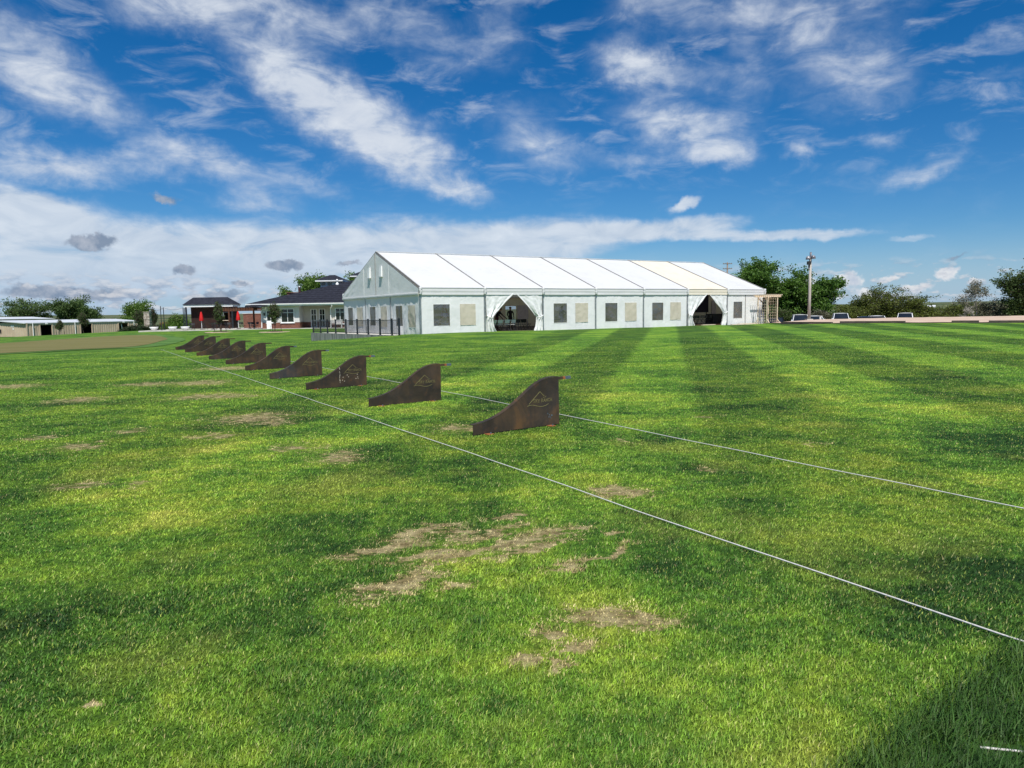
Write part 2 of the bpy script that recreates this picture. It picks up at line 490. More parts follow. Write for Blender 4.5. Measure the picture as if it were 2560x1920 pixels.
def lawn_color(T, pos, rnd):
    sp = T.n('ShaderNodeSeparateXYZ')
    T.l(pos, sp.inputs[0])
    x, y = sp.outputs[0], sp.outputs[1]
    flat = T.n('ShaderNodeCombineXYZ')
    T.l(x, flat.inputs[0])
    T.l(y, flat.inputs[1])
    p2 = flat.outputs[0]
    nA = T.noise(p2, .42, 4, .5)
    nB = T.noise(p2, 1.5, 4, .55)
    nC = T.noise(p2, 7.0, 4, .6)
    v = T.math('ADD', T.math('MULTIPLY', T.math('SUBTRACT', nA, .5), 1.35), T.math('ADD', T.math('MULTIPLY', T.math('SUBTRACT', nB, .5), .85), T.math('MULTIPLY', T.math('SUBTRACT', nC, .5), .55)))
    v = T.math('MULTIPLY', v, T.mr(y, 6, 26, 1, .45))
    v = T.math('ADD', v, .53)
    # mowing stripes, fading towards the camera and to the left
    pp = T.math('SUBTRACT', T.math('MULTIPLY', x, math.cos(STRIPE)), T.math('MULTIPLY', y, math.sin(STRIPE)))
    ph = T.math('FRACT', T.math('MULTIPLY_ADD', T.math('ADD', pp, T.math('MULTIPLY', nB, .7)), 1 / 4.0, 10 - .6 / 4.0 - .09))
    st = T.math('SUBTRACT', T.mr(ph, .44, .56), T.mr(ph, .92, 1.0))
    st = T.math('MULTIPLY_ADD', st, .17, -.085)
    fade = T.math('MULTIPLY', T.mr(y, 2.5, 13, .2, 1), T.math('MULTIPLY', T.mr(pp, -10, -5), T.mr(y, 75, 60)))
    stripe = T.math('MULTIPLY', st, fade)
    v = T.math('ADD', v, T.math('MULTIPLY', stripe, .35))
    # lay of the mower across the left part
    wv = T.noise(T.mapping(p2, rot=(0, 0, R(-8)), scale=(.10, .9, 1)), 1.0, 4, .6)
    v = T.math('ADD', v, T.math('MULTIPLY', T.math('SUBTRACT', wv, .5), .42))
    v = T.math('SUBTRACT', v, T.mr(y, 12, 40, 0, .06))
    c = T.ramp(v, [(.24, (.017, .055, .008)), (.42, (.056, .136, .014)), (.56, (.112, .212, .019)), (.72, (.200, .282, .027)), (.90, (.33, .355, .055))])
    c = T.vmath('SCALE', c, scale=T.math('MULTIPLY_ADD', stripe, 2.6, 1.0))
    # dead patches
    d = T.vmath('LENGTH', sp_vec(T, x, y))
    wn = T.vmath('SUBTRACT', T.noise(p2, 3.0, 6, .72, out='Color'), (.5, .5, .5))
    ws = T.mr(d, 3, 16, .50, 2.2, smooth=False)
    pw = T.vmath('ADD', p2, T.vmath('MULTIPLY', T.vmath('SCALE', wn, scale=ws), (1, 1, 0)))
    spw = T.n('ShaderNodeSeparateXYZ')
    T.l(pw, spw.inputs[0])
    tot = None
    for (bx, by, a, b, ang) in BARE:
        cv = T.n('ShaderNodeCombineXYZ')
        T.l(spw.outputs[0], cv.inputs[0])
        T.l(spw.outputs[1], cv.inputs[1])
        if tot is not None:
            T.l(tot, cv.inputs[2])
        m = T.mapping(cv.outputs[0], (bx, by, 0), (0, 0, R(ang)), (a * 1.85, b * 1.85, 1e6), 'TEXTURE')
        q = T.mr(T.vmath('LENGTH', m), 1.0, .05, 0, 1.0 if by < 6.5 else .66)
        tot = q if tot is None else T.math('MAXIMUM', tot, q)
    brk = T.noise(T.mapping(p2, rot=(0, 0, R(-36)), scale=(3.2, 13, 1)), 1.0, 6, .7)
    brk = T.math('ADD', T.math('MULTIPLY', brk, .7), T.math('MULTIPLY', nC, .3))
    soft = T.math('MULTIPLY', tot, T.mr(brk, .34, .60, .25, 1.4))
    bare = T.mr(T.math('ADD', soft, T.math('MULTIPLY', T.math('SUBTRACT', rnd, .5), 1.05)), .36, .62)
    tan = T.mix(T.mr(nC, .3, .7), (.31, .225, .105), (.49, .40, .22))
    yl = T.mr(T.noise(T.vmath('ADD', p2, (13.7, 4.1, 0)), .6, 5, .6), .53, .70, 0, .55)
    c = T.mix(T.math('MULTIPLY', yl, T.mr(y, 8, 22, 1, .25)), c, (.225, .250, .042))
    # yellowing halo round the patches
    c = T.mix(T.math('MULTIPLY', tot, .50), c, (.19, .20, .035))
    c = T.mix(T.math('MULTIPLY', bare, .82), c, tan)
    # dry prairie far beyond the course
    far = T.mr(d, 170, 420)
    fc = T.ramp(T.noise(p2, .006, 6, .6), [(.35, (.035, .065, .022)), (.5, (.085, .105, .045)), (.65, (.15, .145, .075))])
    c = T.mix(far, c, fc)
    return c, bare, p2, d


def sp_vec(T, x, y):
    cb = T.n('ShaderNodeCombineXYZ')
    T.l(x, cb.inputs[0])
    T.l(y, cb.inputs[1])
    return cb.outputs[0]


def new_mat(name):
    m = bpy.data.materials.new(name)
    m.use_nodes = True
    m.node_tree.nodes.clear()
    T = NT(m.node_tree)
    out = T.n('ShaderNodeOutputMaterial')
    return m, T, out


def principled(T, out, col, rough=.6, metal=0., spec=.5, bump=None, bstr=.3, bdist=.02):
    b = T.n('ShaderNodeBsdfPrincipled')
    T.put(b.inputs['Base Color'], col if not isinstance(col, tuple) else (*col[:3], 1))
    T.put(b.inputs['Roughness'], rough)
    T.put(b.inputs['Metallic'], metal)
    T.put(b.inputs['Specular IOR Level'], spec)
    if bump is not None:
        bp = T.n('ShaderNodeBump')
        bp.inputs['Strength'].default_value = bstr
        bp.inputs['Distance'].default_value = bdist
        T.l(bump, bp.inputs['Height'])
        T.l(bp.outputs[0], b.inputs['Normal'])
    T.l(b.outputs[0], out.inputs[0])
    return b


def mat_lawn():
    m, T, out = new_mat('lawn_turf')
    geo = T.n('ShaderNodeNewGeometry')
    c, bare, p2, d = lawn_color(T, geo.outputs['Position'], T.noise(geo.outputs['Position'], 40, 3, .7))
    # grain of blades: lighter tips and dark gaps between them, coarser with distance
    g1 = T.noise(p2, 55, 3, .7)
    g2 = T.noise(p2, 14, 4, .7)
    g3 = T.noise(p2, 3.5, 4, .7)
    gr = T.math('ADD', T.math('MULTIPLY', T.math('SUBTRACT', g1, .5), 1.1), T.math('ADD', T.math('MULTIPLY', T.math('SUBTRACT', g2, .5), 1.5), T.math('MULTIPLY', T.math('SUBTRACT', g3, .5), .7)))
    f = T.math('ADD', 1.0, gr)
    f = T.math('MULTIPLY', f, T.mr(d, 6, 45, .60, .95))
    col = T.vmath('SCALE', c, scale=T.math('MAXIMUM', f, .15))
    principled(T, out, col, .85, 0, .15, bump=T.math('ADD', g2, T.math('MULTIPLY', g1, .5)), bstr=.6, bdist=.03)
    return m


def mat_blade():
    m, T, out = new_mat('grass_blade')
    at = T.n('ShaderNodeAttribute', attribute_name='root')
    va = T.n('ShaderNodeAttribute', attribute_name='var')
    sv = T.n('ShaderNodeSeparateXYZ')
    T.l(va.outputs['Vector'], sv.inputs[0])
    c, bare, p2, d = lawn_color(T, at.outputs['Vector'], T.math('FRACT', T.math('MULTIPLY', sv.outputs[0], 37.7)))
    hs = T.mix(sv.outputs[1], c, (.20, .24, .045))
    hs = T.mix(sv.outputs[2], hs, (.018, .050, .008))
    col = T.vmath('SCALE', hs, scale=T.math('MULTIPLY_ADD', sv.outputs[0], 1.75, .68))
    geo = T.n('ShaderNodeNewGeometry')
    nrm = T.vmath('NORMALIZE', T.vmath('ADD', T.vmath('SCALE', geo.outputs['Normal'], scale=.85), (0, 0, .40)))
    df = T.n('ShaderNodeBsdfPrincipled')
    T.l(col, df.inputs['Base Color'])
    df.inputs['Roughness'].default_value = .55
    df.inputs['Specular IOR Level'].default_value = .25
    T.l(nrm, df.inputs['Normal'])
    tr = T.n('ShaderNodeBsdfTranslucent')
    T.l(col, tr.inputs[0])
    mx = T.n('ShaderNodeMixShader')
    mx.inputs[0].default_value = .22
    T.l(df.outputs[0], mx.inputs[1])
    T.l(tr.outputs[0], mx.inputs[2])
    T.l(mx.outputs[0], out.inputs[0])
    return m


def noisy(name, ca, cb, scale=3., rough=.7, metal=0., spec=.4, detail=5, bstr=.0, bscale=None, stretch=(1, 1, 1), lo=.35, hi=.65):
    m, T, out = new_mat(name)
    tcn = T.n('ShaderNodeTexCoord')
    v = T.mapping(tcn.outputs['Object'], scale=stretch)
    n_ = T.noise(v, scale, detail, .6)
    col = T.mix(T.mr(n_, lo, hi), ca, cb)
    bump = T.noise(v, bscale or scale * 4, 4, .6) if bstr else None
    principled(T, out, col, rough, metal, spec, bump, bstr)
    return m


def fabric(name, base, dirt, transl=.16, wr=.25):
    m, T, out = new_mat(name)
    tcn = T.n('ShaderNodeTexCoord')
    v = tcn.outputs['Object']
    n_ = T.noise(v, .7, 6, .62)
    n2 = T.noise(T.mapping(v, scale=(3, 3, .5)), 1.0, 5, .6)
    col = T.mix(T.math('MULTIPLY', T.mr(T.math('ADD', T.math('MULTIPLY', n_, .6), T.math('MULTIPLY', n2, .4)), .44, .72), .8), base, dirt)
    b = T.n('ShaderNodeBsdfPrincipled')
    T.l(col, b.inputs['Base Color'])
    b.inputs['Roughness'].default_value = .48
    b.inputs['Specular IOR Level'].default_value = .35
    bp = T.n('ShaderNodeBump')
    bp.inputs['Strength'].default_value = wr
    bp.inputs['Distance'].default_value = .05
    T.l(T.noise(v, 2.2, 5, .55, .6), bp.inputs['Height'])
    T.l(bp.outputs[0], b.inputs['Normal'])
    tr = T.n('ShaderNodeBsdfTranslucent')
    T.l(T.mix(.5, col, (.62, .50, .32)), tr.inputs[0])
    mx = T.n('ShaderNodeMixShader')
    mx.inputs[0].default_value = transl
    T.l(b.outputs[0], mx.inputs[1])
    T.l(tr.outputs[0], mx.inputs[2])
    T.l(mx.outputs[0], out.inputs[0])
    return m


def mat_vinyl():
    m, T, out = new_mat('clear_vinyl')
    tr = T.n('ShaderNodeBsdfTransparent')
    tr.inputs[0].default_value = (.62, .64, .66, 1)
    gl = T.n('ShaderNodeBsdfGlossy')
    gl.inputs['Roughness'].default_value = .12
    gl.inputs[0].default_value = (.8, .82, .85, 1)
    tcn = T.n('ShaderNodeTexCoord')
    bp = T.n('ShaderNodeBump')
    bp.inputs['Strength'].default_value = .5
    bp.inputs['Distance'].default_value = .08
    T.l(T.noise(tcn.outputs['Object'], 1.6, 3, .5), bp.inputs['Height'])
    T.l(bp.outputs[0], gl.inputs['Normal'])
    hz_ = T.n('ShaderNodeBsdfDiffuse')
    hz_.inputs[0].default_value = (.70, .69, .68, 1)
    m0 = T.n('ShaderNodeMixShader')
    T.l(T.mr(T.noise(tcn.outputs['Object'], 1.1, 4, .6), .3, .7, .05, .13), m0.inputs[0])
    T.l(tr.outputs[0], m0.inputs[1])
    T.l(hz_.outputs[0], m0.inputs[2])
    mx = T.n('ShaderNodeMixShader')
    mx.inputs[0].default_value = .12
    T.l(m0.outputs[0], mx.inputs[1])
    T.l(gl.outputs[0], mx.inputs[2])
    T.l(mx.outputs[0], out.inputs[0])
    return m


def mat_rust(name, seed, blue):
    m, T, out = new_mat(name)
    tcn = T.n('ShaderNodeTexCoord')
    v = T.mapping(tcn.outputs['Object'], loc=(seed * 3.1, seed * 1.7, 0))
    a = T.noise(v, 2.2, 6, .62, .5)
    b_ = T.noise(v, 9, 6, .65)
    e = T.noise(T.mapping(v, scale=(9, 9, 1.2)), 1.0, 5, .6)
    c = T.ramp(a, [(.30, (.020, .0165, .013)), (.46, (.040, .030, .021)), (.58, (.064, .043, .026)), (.72, (.115, .064, .028))])
    c = T.mix(T.math('MULTIPLY', T.mr(b_, .56, .74), .45), c, (.15, .062, .020))
    c = T.mix(T.math('MULTIPLY', T.mr(e, .48, .66), .55), c, (.028, .024, .022))
    c = T.mix(T.math('MULTIPLY', T.mr(T.noise(v, 1.3, 3, .5), .52, .70), blue), c, (.075, .092, .12))
    principled(T, out, c, T.mr(b_, .3, .7, .5, .8), .0, .3, b_, .25, .004)
    return m


def brick_mat(name, a, b, mortar, sc=1.0):
    m, T, out = new_mat(name)
    tcn = T.n('ShaderNodeTexCoord')
    sp = T.n('ShaderNodeSeparateXYZ')
    T.l(tcn.outputs['Object'], sp.inputs[0])
    cb = T.n('ShaderNodeCombineXYZ')
    T.l(T.math('ADD', sp.outputs[0], sp.outputs[1]), cb.inputs[0])
    T.l(sp.outputs[2], cb.inputs[1])
    br = T.n('ShaderNodeTexBrick')
    T.l(cb.outputs[0], br.inputs[0])
    br.inputs['Color1'].default_value = (*a, 1)
    br.inputs['Color2'].default_value = (*b, 1)
    br.inputs['Mortar'].default_value = (*mortar, 1)
    br.inputs['Scale'].default_value = sc
    br.inputs['Brick Width'].default_value = .24
    br.inputs['Row Height'].default_value = .085
    br.inputs['Mortar Size'].default_value = .010
    n_ = T.noise(tcn.outputs['Object'], 1.5, 5, .6)
    col = T.mix(1.0, br.outputs[0], T.ramp(n_, [(.3, (.7, .7, .7)), (.7, (1.2, 1.2, 1.2))]), 'MULTIPLY')
    principled(T, out, col, .85, 0, .2, br.outputs['Fac'], -.4, .01)
    return m


def leaf_mat(name, dark, light, tip=None, transl=.38):
    m, T, out = new_mat(name)
    va = T.n('ShaderNodeAttribute', attribute_name='var')
    geo = T.n('ShaderNodeNewGeometry')
    n_ = T.noise(geo.outputs['Position'], .9, 3, .6)
    f = T.math('ADD', T.math('MULTIPLY', va.outputs['Fac'], .65), T.math('MULTIPLY', T.math('SUBTRACT', n_, .3), .8), clamp=True)
    col = T.mix(f, dark, light)
    if tip:
        col = T.mix(T.mr(va.outputs['Fac'], .82, .9), col, tip)
    b = T.n('ShaderNodeBsdfPrincipled')
    T.l(col, b.inputs['Base Color'])
    b.inputs['Roughness'].default_value = .5
    b.inputs['Specular IOR Level'].default_value = .3
    tr = T.n('ShaderNodeBsdfTranslucent')
    T.l(col, tr.inputs[0])
    mx = T.n('ShaderNodeMixShader')
    mx.inputs[0].default_value = transl
    T.l(b.outputs[0], mx.inputs[1])
    T.l(tr.outputs[0], mx.inputs[2])
    T.l(mx.outputs[0], out.inputs[0])
    return m


M = {}
M['lawn'] = mat_lawn()
M['blade'] = mat_blade()
M['green'] = noisy('putting_green_turf', (.135, .130, .045), (.165, .150, .060), .25, .9, spec=.1, stretch=(.3, 1.5, 1), detail=6)
M['collar'] = noisy('green_collar_turf', (.060, .135, .028), (.10, .185, .045), .5, .9, spec=.1, detail=6)
M['gravel'] = noisy('pink_gravel', (.43, .32, .24), (.54, .42, .33), .8, .95, spec=.1, detail=8, bstr=.4, bscale=12)
M['lot'] = noisy('parking_gravel', (.22, .20, .18), (.30, .27, .24), 1.0, .95, spec=.1, detail=8)
M['concrete'] = noisy('pale_concrete', (.42, .40, .36), (.56, .53, .48), 1.2, .85, detail=7, bstr=.15)
M['concrete_wall'] = noisy('stained_concrete', (.17, .17, .155), (.36, .355, .33), 1.4, .85, detail=7, bstr=.2, stretch=(1.6, 1.6, .35))
M['white_fabric'] = fabric('white_tent_fabric', (.74, .75, .755), (.66, .67, .68), .20, .22)
M['cream_fabric'] = fabric('cream_tent_fabric', (.82, .76, .64), (.74, .66, .52))
M['wall_fabric'] = fabric('tent_wall_fabric', (.90, .91, .91), (.84, .85, .85), .20, .5)
M['cover_fabric'] = fabric('beige_window_cover', (.62, .57, .46), (.50, .45, .35), .12, .5)
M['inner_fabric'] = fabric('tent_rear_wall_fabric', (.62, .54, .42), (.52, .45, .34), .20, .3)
M['vinyl'] = mat_vinyl()
M['alu'] = noisy('grey_aluminium', (.34, .35, .36), (.46, .47, .48), 5, .4, .7)
M['seam'] = noisy('grey_keder_rail', (.24, .23, .22), (.34, .33, .31), 5, .5, .1)
M['black_metal'] = noisy('black_painted_metal', (.012, .014, .020), (.022, .026, .036), 6, .45, spec=.4)
M['floor'] = noisy('dark_tent_floor', (.035, .032, .028), (.07, .06, .05), 2, .8)
M['white_paint'] = noisy('white_paint', (.76, .77, .77), (.84, .84, .83), 2, .55)
M['stucco'] = noisy('greige_stucco', (.50, .46, .40), (.56, .52, .46), 1.2, .85, detail=7, bstr=.1)
M['white_stucco'] = noisy('white_siding', (.54, .54, .53), (.62, .62, .61), 1.2, .8)
M['brick'] = brick_mat('red_brick', (.20, .060, .036), (.145, .044, .028), (.20, .16, .13))
M['dark_brick'] = brick_mat('dark_brick', (.038, .016, .012), (.026, .012, .010), (.03, .023, .02))
M['shingle'] = noisy('charcoal_shingle', (.013, .014, .021), (.026, .028, .040), 2.5, .9, spec=.2, detail=8, bstr=.4, bscale=14, stretch=(1, 1, 3))
M['glass'] = noisy('dark_window_glass', (.008, .012, .014), (.016, .022, .024), 1, .06, spec=.8)
M['tan_metal'] = noisy('tan_ribbed_metal', (.46, .36, .26), (.52, .42, .31), .6, .55, spec=.4)
M['white_roof'] = noisy('white_metal_roof', (.52, .54, .57), (.62, .64, .66), .4, .45)
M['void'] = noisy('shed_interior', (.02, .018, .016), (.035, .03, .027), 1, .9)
M['bark'] = noisy('grey_brown_bark', (.055, .043, .033), (.11, .09, .07), 4, .9, spec=.1, stretch=(3, 3, .6))
M['pale_bark'] = noisy('pale_dry_bark', (.30, .27, .23), (.42, .39, .35), 4, .9, spec=.1)
M['wood'] = noisy('raw_pine', (.64, .50, .36), (.76, .63, .48), 3, .7, stretch=(1, 1, 4))
M['brown_wood'] = noisy('stained_wood', (.075, .030, .016), (.125, .050, .026), 3, .7, stretch=(1, 1, 4))
M['old_timber'] = noisy('old_railway_timber', (.045, .035, .028), (.11, .09, .075), 3, .9, stretch=(.6, 3, 3))
M['rope'] = noisy('white_rope', (.50, .49, .46), (.66, .65, .62), 60, .8)
M['red_cloth'] = noisy('red_umbrella_cloth', (.50, .008, .010), (.60, .014, .014), 3, .7)
M['stone'] = noisy('pale_rubble_stone', (.22, .17, .13), (.55, .49, .42), 2.2, .9, detail=7, bstr=.6)
M['pole'] = noisy('weathered_wood_pole', (.36, .33, .29), (.48, .45, .41), 2, .85, stretch=(5, 5, .4))
M['dark_pole'] = noisy('utility_pole_wood', (.17, .125, .095), (.24, .18, .14), 2, .85, stretch=(5, 5, .4))
M['lamp_grey'] = noisy('galvanised_lamp', (.10, .10, .12), (.34, .34, .36), 3, .45, .4)
M['dark_plastic'] = noisy('dark_plastic', (.012, .012, .013), (.028, .027, .026), 5, .5)
M['chair_white'] = noisy('white_chair_plastic', (.58, .57, .54), (.66, .65, .62), 5, .5)
M['black_cloth'] = noisy('black_table_cloth', (.008, .008, .009), (.016, .016, .018), 4, .85)
M['navy'] = noisy('navy_banner', (.006, .008, .022), (.012, .014, .034), 3, .6)
M['whiteboard'] = noisy('pale_panel', (.34, .33, .38), (.44, .43, .47), 3, .5)
M['car_white'] = noisy('white_car_paint', (.78, .79, .80), (.82, .83, .84), 1, .18, spec=.6)
M['car_dark'] = noisy('dark_blue_car_paint', (.012, .016, .026), (.018, .022, .034), 1, .15, .3, .6)
M['car_glass'] = noisy('car_glass', (.010, .013, .016), (.016, .02, .024), 1, .05, spec=.9)
M['tyre'] = noisy('tyre_rubber', (.012, .012, .012), (.02, .02, .02), 8, .85)
M['mulch'] = noisy('dark_mulch', (.03, .02, .014), (.07, .045, .03), 10, .95)
M['sand_ring'] = noisy('bare_soil_ring', (.30, .24, .15), (.40, .33, .22), 4, .95)
M['logo'] = noisy('cut_out_lettering', (.15, .13, .05), (.21, .185, .075), 12, .8)
M['chalk'] = noisy('pale_drip_stain', (.42, .36, .26), (.62, .56, .44), 14, .9)
M['steel_tip'] = noisy('blue_grey_steel', (.13, .17, .22), (.20, .25, .31), 20, .4, .6)
M['orange_rust'] = noisy('orange_rust', (.22, .07, .02), (.32, .12, .04), 20, .8)
M['skin'] = noisy('skin', (.36, .22, .15), (.44, .28, .20), 4, .6)
M['hair'] = noisy('dark_hair', (.012, .010, .008), (.025, .02, .016), 20, .6)


def cloth_mat(name, top, legs, zsplit, zneck):
    m, T, out = new_mat(name)
    tcn = T.n('ShaderNodeTexCoord')
    sp = T.n('ShaderNodeSeparateXYZ')
    T.l(tcn.outputs['Object'], sp.inputs[0])
    c = T.mix(T.math('GREATER_THAN', sp.outputs[2], zsplit), legs, top)
    c = T.mix(T.math('GREATER_THAN', sp.outputs[2], zneck), c, (.36, .22, .15))
    principled(T, out, c, .8, 0, .2, T.noise(tcn.outputs['Object'], 9, 4, .6), .3)
    return m


LEAF = {
    'oak': leaf_mat('oak_leaf', (.034, .092, .014), (.140, .260, .038)),
    'dark': leaf_mat('dark_leaf', (.030, .062, .016), (.105, .155, .040)),
    'olive': leaf_mat('mesquite_leaf', (0.058, 0.090, 0.014), (0.181, 0.217, 0.038)),
    'grey': leaf_mat('grey_green_leaf', (0.087, 0.096, 0.058), (0.239, 0.239, 0.152)),
    'bright': leaf_mat('fresh_leaf', (0.043, 0.109, 0.017), (0.167, 0.261, 0.043)),
    'mid': leaf_mat('elm_leaf', (0.038, 0.078, 0.022), (0.138, 0.210, 0.058)),
    'rust': leaf_mat('rust_leaf', (0.232, 0.087, 0.029), (0.435, 0.203, 0.072)),
    'gold': leaf_mat('gold_leaf', (0.217, 0.160, 0.029), (0.435, 0.319, 0.072)),
    'hedge': leaf_mat('hedge_leaf', (0.014, 0.035, 0.012), (0.043, 0.080, 0.023)),
}

# ------------------------------------------------------------------ ground sheet
rr = np.r_[0.0, np.geomspace(.5, 5200, 190)]
ang = np.r_[np.linspace(-52, 52, 420), np.linspace(56, 304, 63)] * math.pi / 180
na = len(ang)
RR, AA = np.meshgrid(rr[1:], ang, indexing='ij')
gx = (RR * np.sin(AA)).ravel()
gy = (RR * np.cos(AA)).ravel()
gV = np.c_[np.r_[0, gx], np.r_[0, gy], np.r_[gz(0, 0), hz(gx, gy)]]
nr = len(rr) - 1
i0 = np.arange(nr - 1)[:, None]
j0 = np.arange(na)[None, :]
j1 = (j0 + 1) % na
quads = np.stack([1 + i0 * na + j0, 1 + (i0 + 1) * na + j0, 1 + (i0 + 1) * na + j1, 1 + i0 * na + j1], -1).reshape(-1, 4)[:, ::-1]
lawn = mesh_obj('lawn', gV, quads.astype(np.int32), M['lawn'], smooth=True)
kind(lawn, 'structure')
bmf = MB()
fan = mesh_obj('lawn_centre', np.r_[gV[:1], gV[1:1 + na]], [(0, 1 + (j + 1) % na, 1 + j) for j in range(na)], M['lawn'], lawn)


def smooth_poly(pts, n=8):
    out = []
    m_ = len(pts)
    for i in range(m_):
        p0, p1, p2, p3 = [np.array(pts[(i + q) % m_], float) for q in (-1, 0, 1, 2)]
        for q in range(n):
            t = q / n
            out.append(.5 * ((2 * p1) + (-p0 + p2) * t + (2 * p0 - 5 * p1 + 4 * p2 - p3) * t * t + (-p0 + 3 * p1 - 3 * p2 + p3) * t ** 3))
    return np.array(out)


def sheet(name, poly, mat, dz, rings=14):
    c = poly.mean(0)
    V = [np.r_[c, 0]]
    n = len(poly)
    F = []
    for r_ in range(1, rings + 1):
        for p in poly:
            V.append(np.r_[c + (p - c) * r_ / rings, 0])
    V = np.array(V)
    V[:, 2] = hz(V[:, 0], V[:, 1]) + dz
    for j in range(n):
        F.append((0, 1 + j, 1 + (j + 1) % n))
    for r_ in range(rings - 1):
        for j in range(n):
            a, b = 1 + r_ * n + j, 1 + r_ * n + (j + 1) % n
            F.append((a, a + n, b + n, b))
    return kind(mesh_obj(name, V, F, mat, smooth=True), 'structure')


GP = np.array([(-36, 30), (-29, 36), (-26.2, 43), (-27.2, 52), (-30.2, 62), (-34, 71), (-38.5, 79), (-42, 84), (-45.5, 84.5), (-48.3, 80.5), (-51.8, 72), (-57, 60), (-57, 45), (-48, 33)], float)
gp = smooth_poly(GP)
gc = gp.mean(0)
cp = gc + (gp - gc) * (1 + 1.7 / np.linalg.norm(gp - gc, axis=1))[:, None]
sheet('green_collar', cp, M['collar'], .03)
sheet('putting_green', gp, M['green'], .05)


def strip(name, lo, hi, mat, dz, nu=40, nv=14):
    lo, hi = np.array(lo, float), np.array(hi, float)

    def along(a, t):
        s_ = np.r_[0, np.cumsum(np.linalg.norm(np.diff(a, axis=0), axis=1))]
        s_ /= s_[-1]
        return np.array([np.interp(t, s_, a[:, 0]), np.interp(t, s_, a[:, 1])])
    V = []
    for j in range(nv + 1):
        for i in range(nu + 1):
            p = along(lo, i / nu) * (1 - j / nv) + along(hi, i / nu) * j / nv
            V.append((p[0], p[1], 0))
    V = np.array(V)
    V[:, 2] = hz(V[:, 0], V[:, 1]) + dz + .03 * np.array([ns(v[0], v[1], 0, .6) for v in V])
    F = []
    for j in range(nv):
        for i in range(nu):
            a = j * (nu + 1) + i
            F.append((a, a + 1, a + nu + 2, a + nu + 1))
    return kind(mesh_obj(name, V, F, mat, smooth=True), 'structure')


strip('gravel_road', [(23.6, 64.2), (24.2, 57.6), (30, 52.6), (35, 49.0), (48, 42.4), (76, 44)], [(25, 73), (30, 74.6), (37, 75.6), (46, 76.8), (58, 78.8), (80, 80)], M['gravel'], .05)
strip('car_park', [(22, 80), (40, 80.6), (54, 82)], [(22, 93), (40, 94), (58, 93)], M['lot'], .04)


# ------------------------------------------------------------------ tent  (local x along the long front, y towards the back, z up from the floor)
TZ = .30
tent = empty('event_tent', (-6.063, 48.13, TZ), .565)
tag(tent, 'long white frame marquee with clear windows and two tied-back doorways', 'tent')
L, WD, BAY = 35.0, 14.86, 5.0
ZE, ZR, ZV = 3.09, 5.99, 2.60      # eave, ridge, valance bottom


def roof_panel(k_, side, mat):
    x0, x1 = k_ * BAY, (k_ + 1) * BAY

    def fn(u, v):
        x = x0 + u * BAY
        y = (-.10 + v * (WD / 2 + .10))
        z = ZE - .02 + (ZR - ZE + .02) * v
        sag = -.07 * math.sin(math.pi * u) * math.sin(math.pi * min(1, v * 1.0)) - .012 * math.sin(math.pi * u) * math.sin(v * 19 + k_)
        if side:
            y = WD - y
        return (x, y, z + sag)
    V, F = grid(12, 14, fn)
    if side:
        F = [f[::-1] for f in F]
    return mesh_obj('roof_panel', V, F, mat, tent, True)


for k_ in range(7):
    for side in (0, 1):
        rp = roof_panel(k_, side, M['cream_fabric'] if k_ == 5 else M['white_fabric'])
        if k_ == 5 and side == 0:
            rp['label'] = 'cream roof panel, sixth from the near gable'
for k_ in range(8):
    for side in (0, 1):
        b = MB()
        ys = (lambda y: y) if side == 0 else (lambda y: WD - y)
        x = k_ * BAY + (.03 if k_ == 0 else -.03 if k_ == 7 else 0)
        b.bar((x, ys(-.12), ZE + .0), (x, ys(WD / 2), ZR + .035), .07, .05)
        b.build('roof_seam', M['seam'], tent)
        # aluminium rafter inside and upright
        b = MB()
        b.bar((x, ys(.06), ZE - .16), (x, ys(WD / 2), ZR - .16), .10, .20)
        b.build('rafter', M['alu'], tent)
        b = MB()
        b.box(x - .055, x + .055, *(sorted((ys(-.045), ys(.075)))), -.05, ZE - .05)
        b.build('upright', M['alu'], tent)
b = MB()
b.bar((0, WD / 2, ZR + .05), (L, WD / 2, ZR + .05), .16, .035)
b.build('ridge_cap', M['white_fabric'], tent)

# valances along the eaves
for k_ in range(7):
    for side in (0, 1):
        def fn(u, v, k_=k_, side=side):
            x = k_ * BAY + .10 + u * (BAY - .20)
            z = ZE - .03 - v * (ZE - ZV - .03)
            yo = -.075 - .015 * v + .02 * math.sin(v * 3.1) + .012 * ns(x, v * 2, k_ + side * 9, 1.3) * v - (.03 * math.exp(-((v - .42) / .10) ** 2))
            return (x, yo if side == 0 else WD - yo, z)
        V, F = grid(20, 8, fn)
        mesh_obj('valance', V, F, M['cream_fabric'] if k_ == 5 else M['white_fabric'], tent, True)
for k_ in range(8):
    for side in (0, 1):
        # bunched fabric over each frame leg
        b = MB()
        pts = []
        x = k_ * BAY + (.02 if k_ == 0 else -.02 if k_ == 7 else 0)
        for q in range(7):
            z = ZE + .04 - q * (ZE - ZV + .06) / 6
            yo = -.10 - .02 * math.sin(q * 2.4)
            pts.append((x + .02 * math.sin(q * 2.1 + k_), yo if side == 0 else WD - yo, z))
        b.tube(pts, [.08, .115, .095, .12, .085, .11, .05], 9)
        b.build('valance_gather', M['white_fabric'], tent, True)


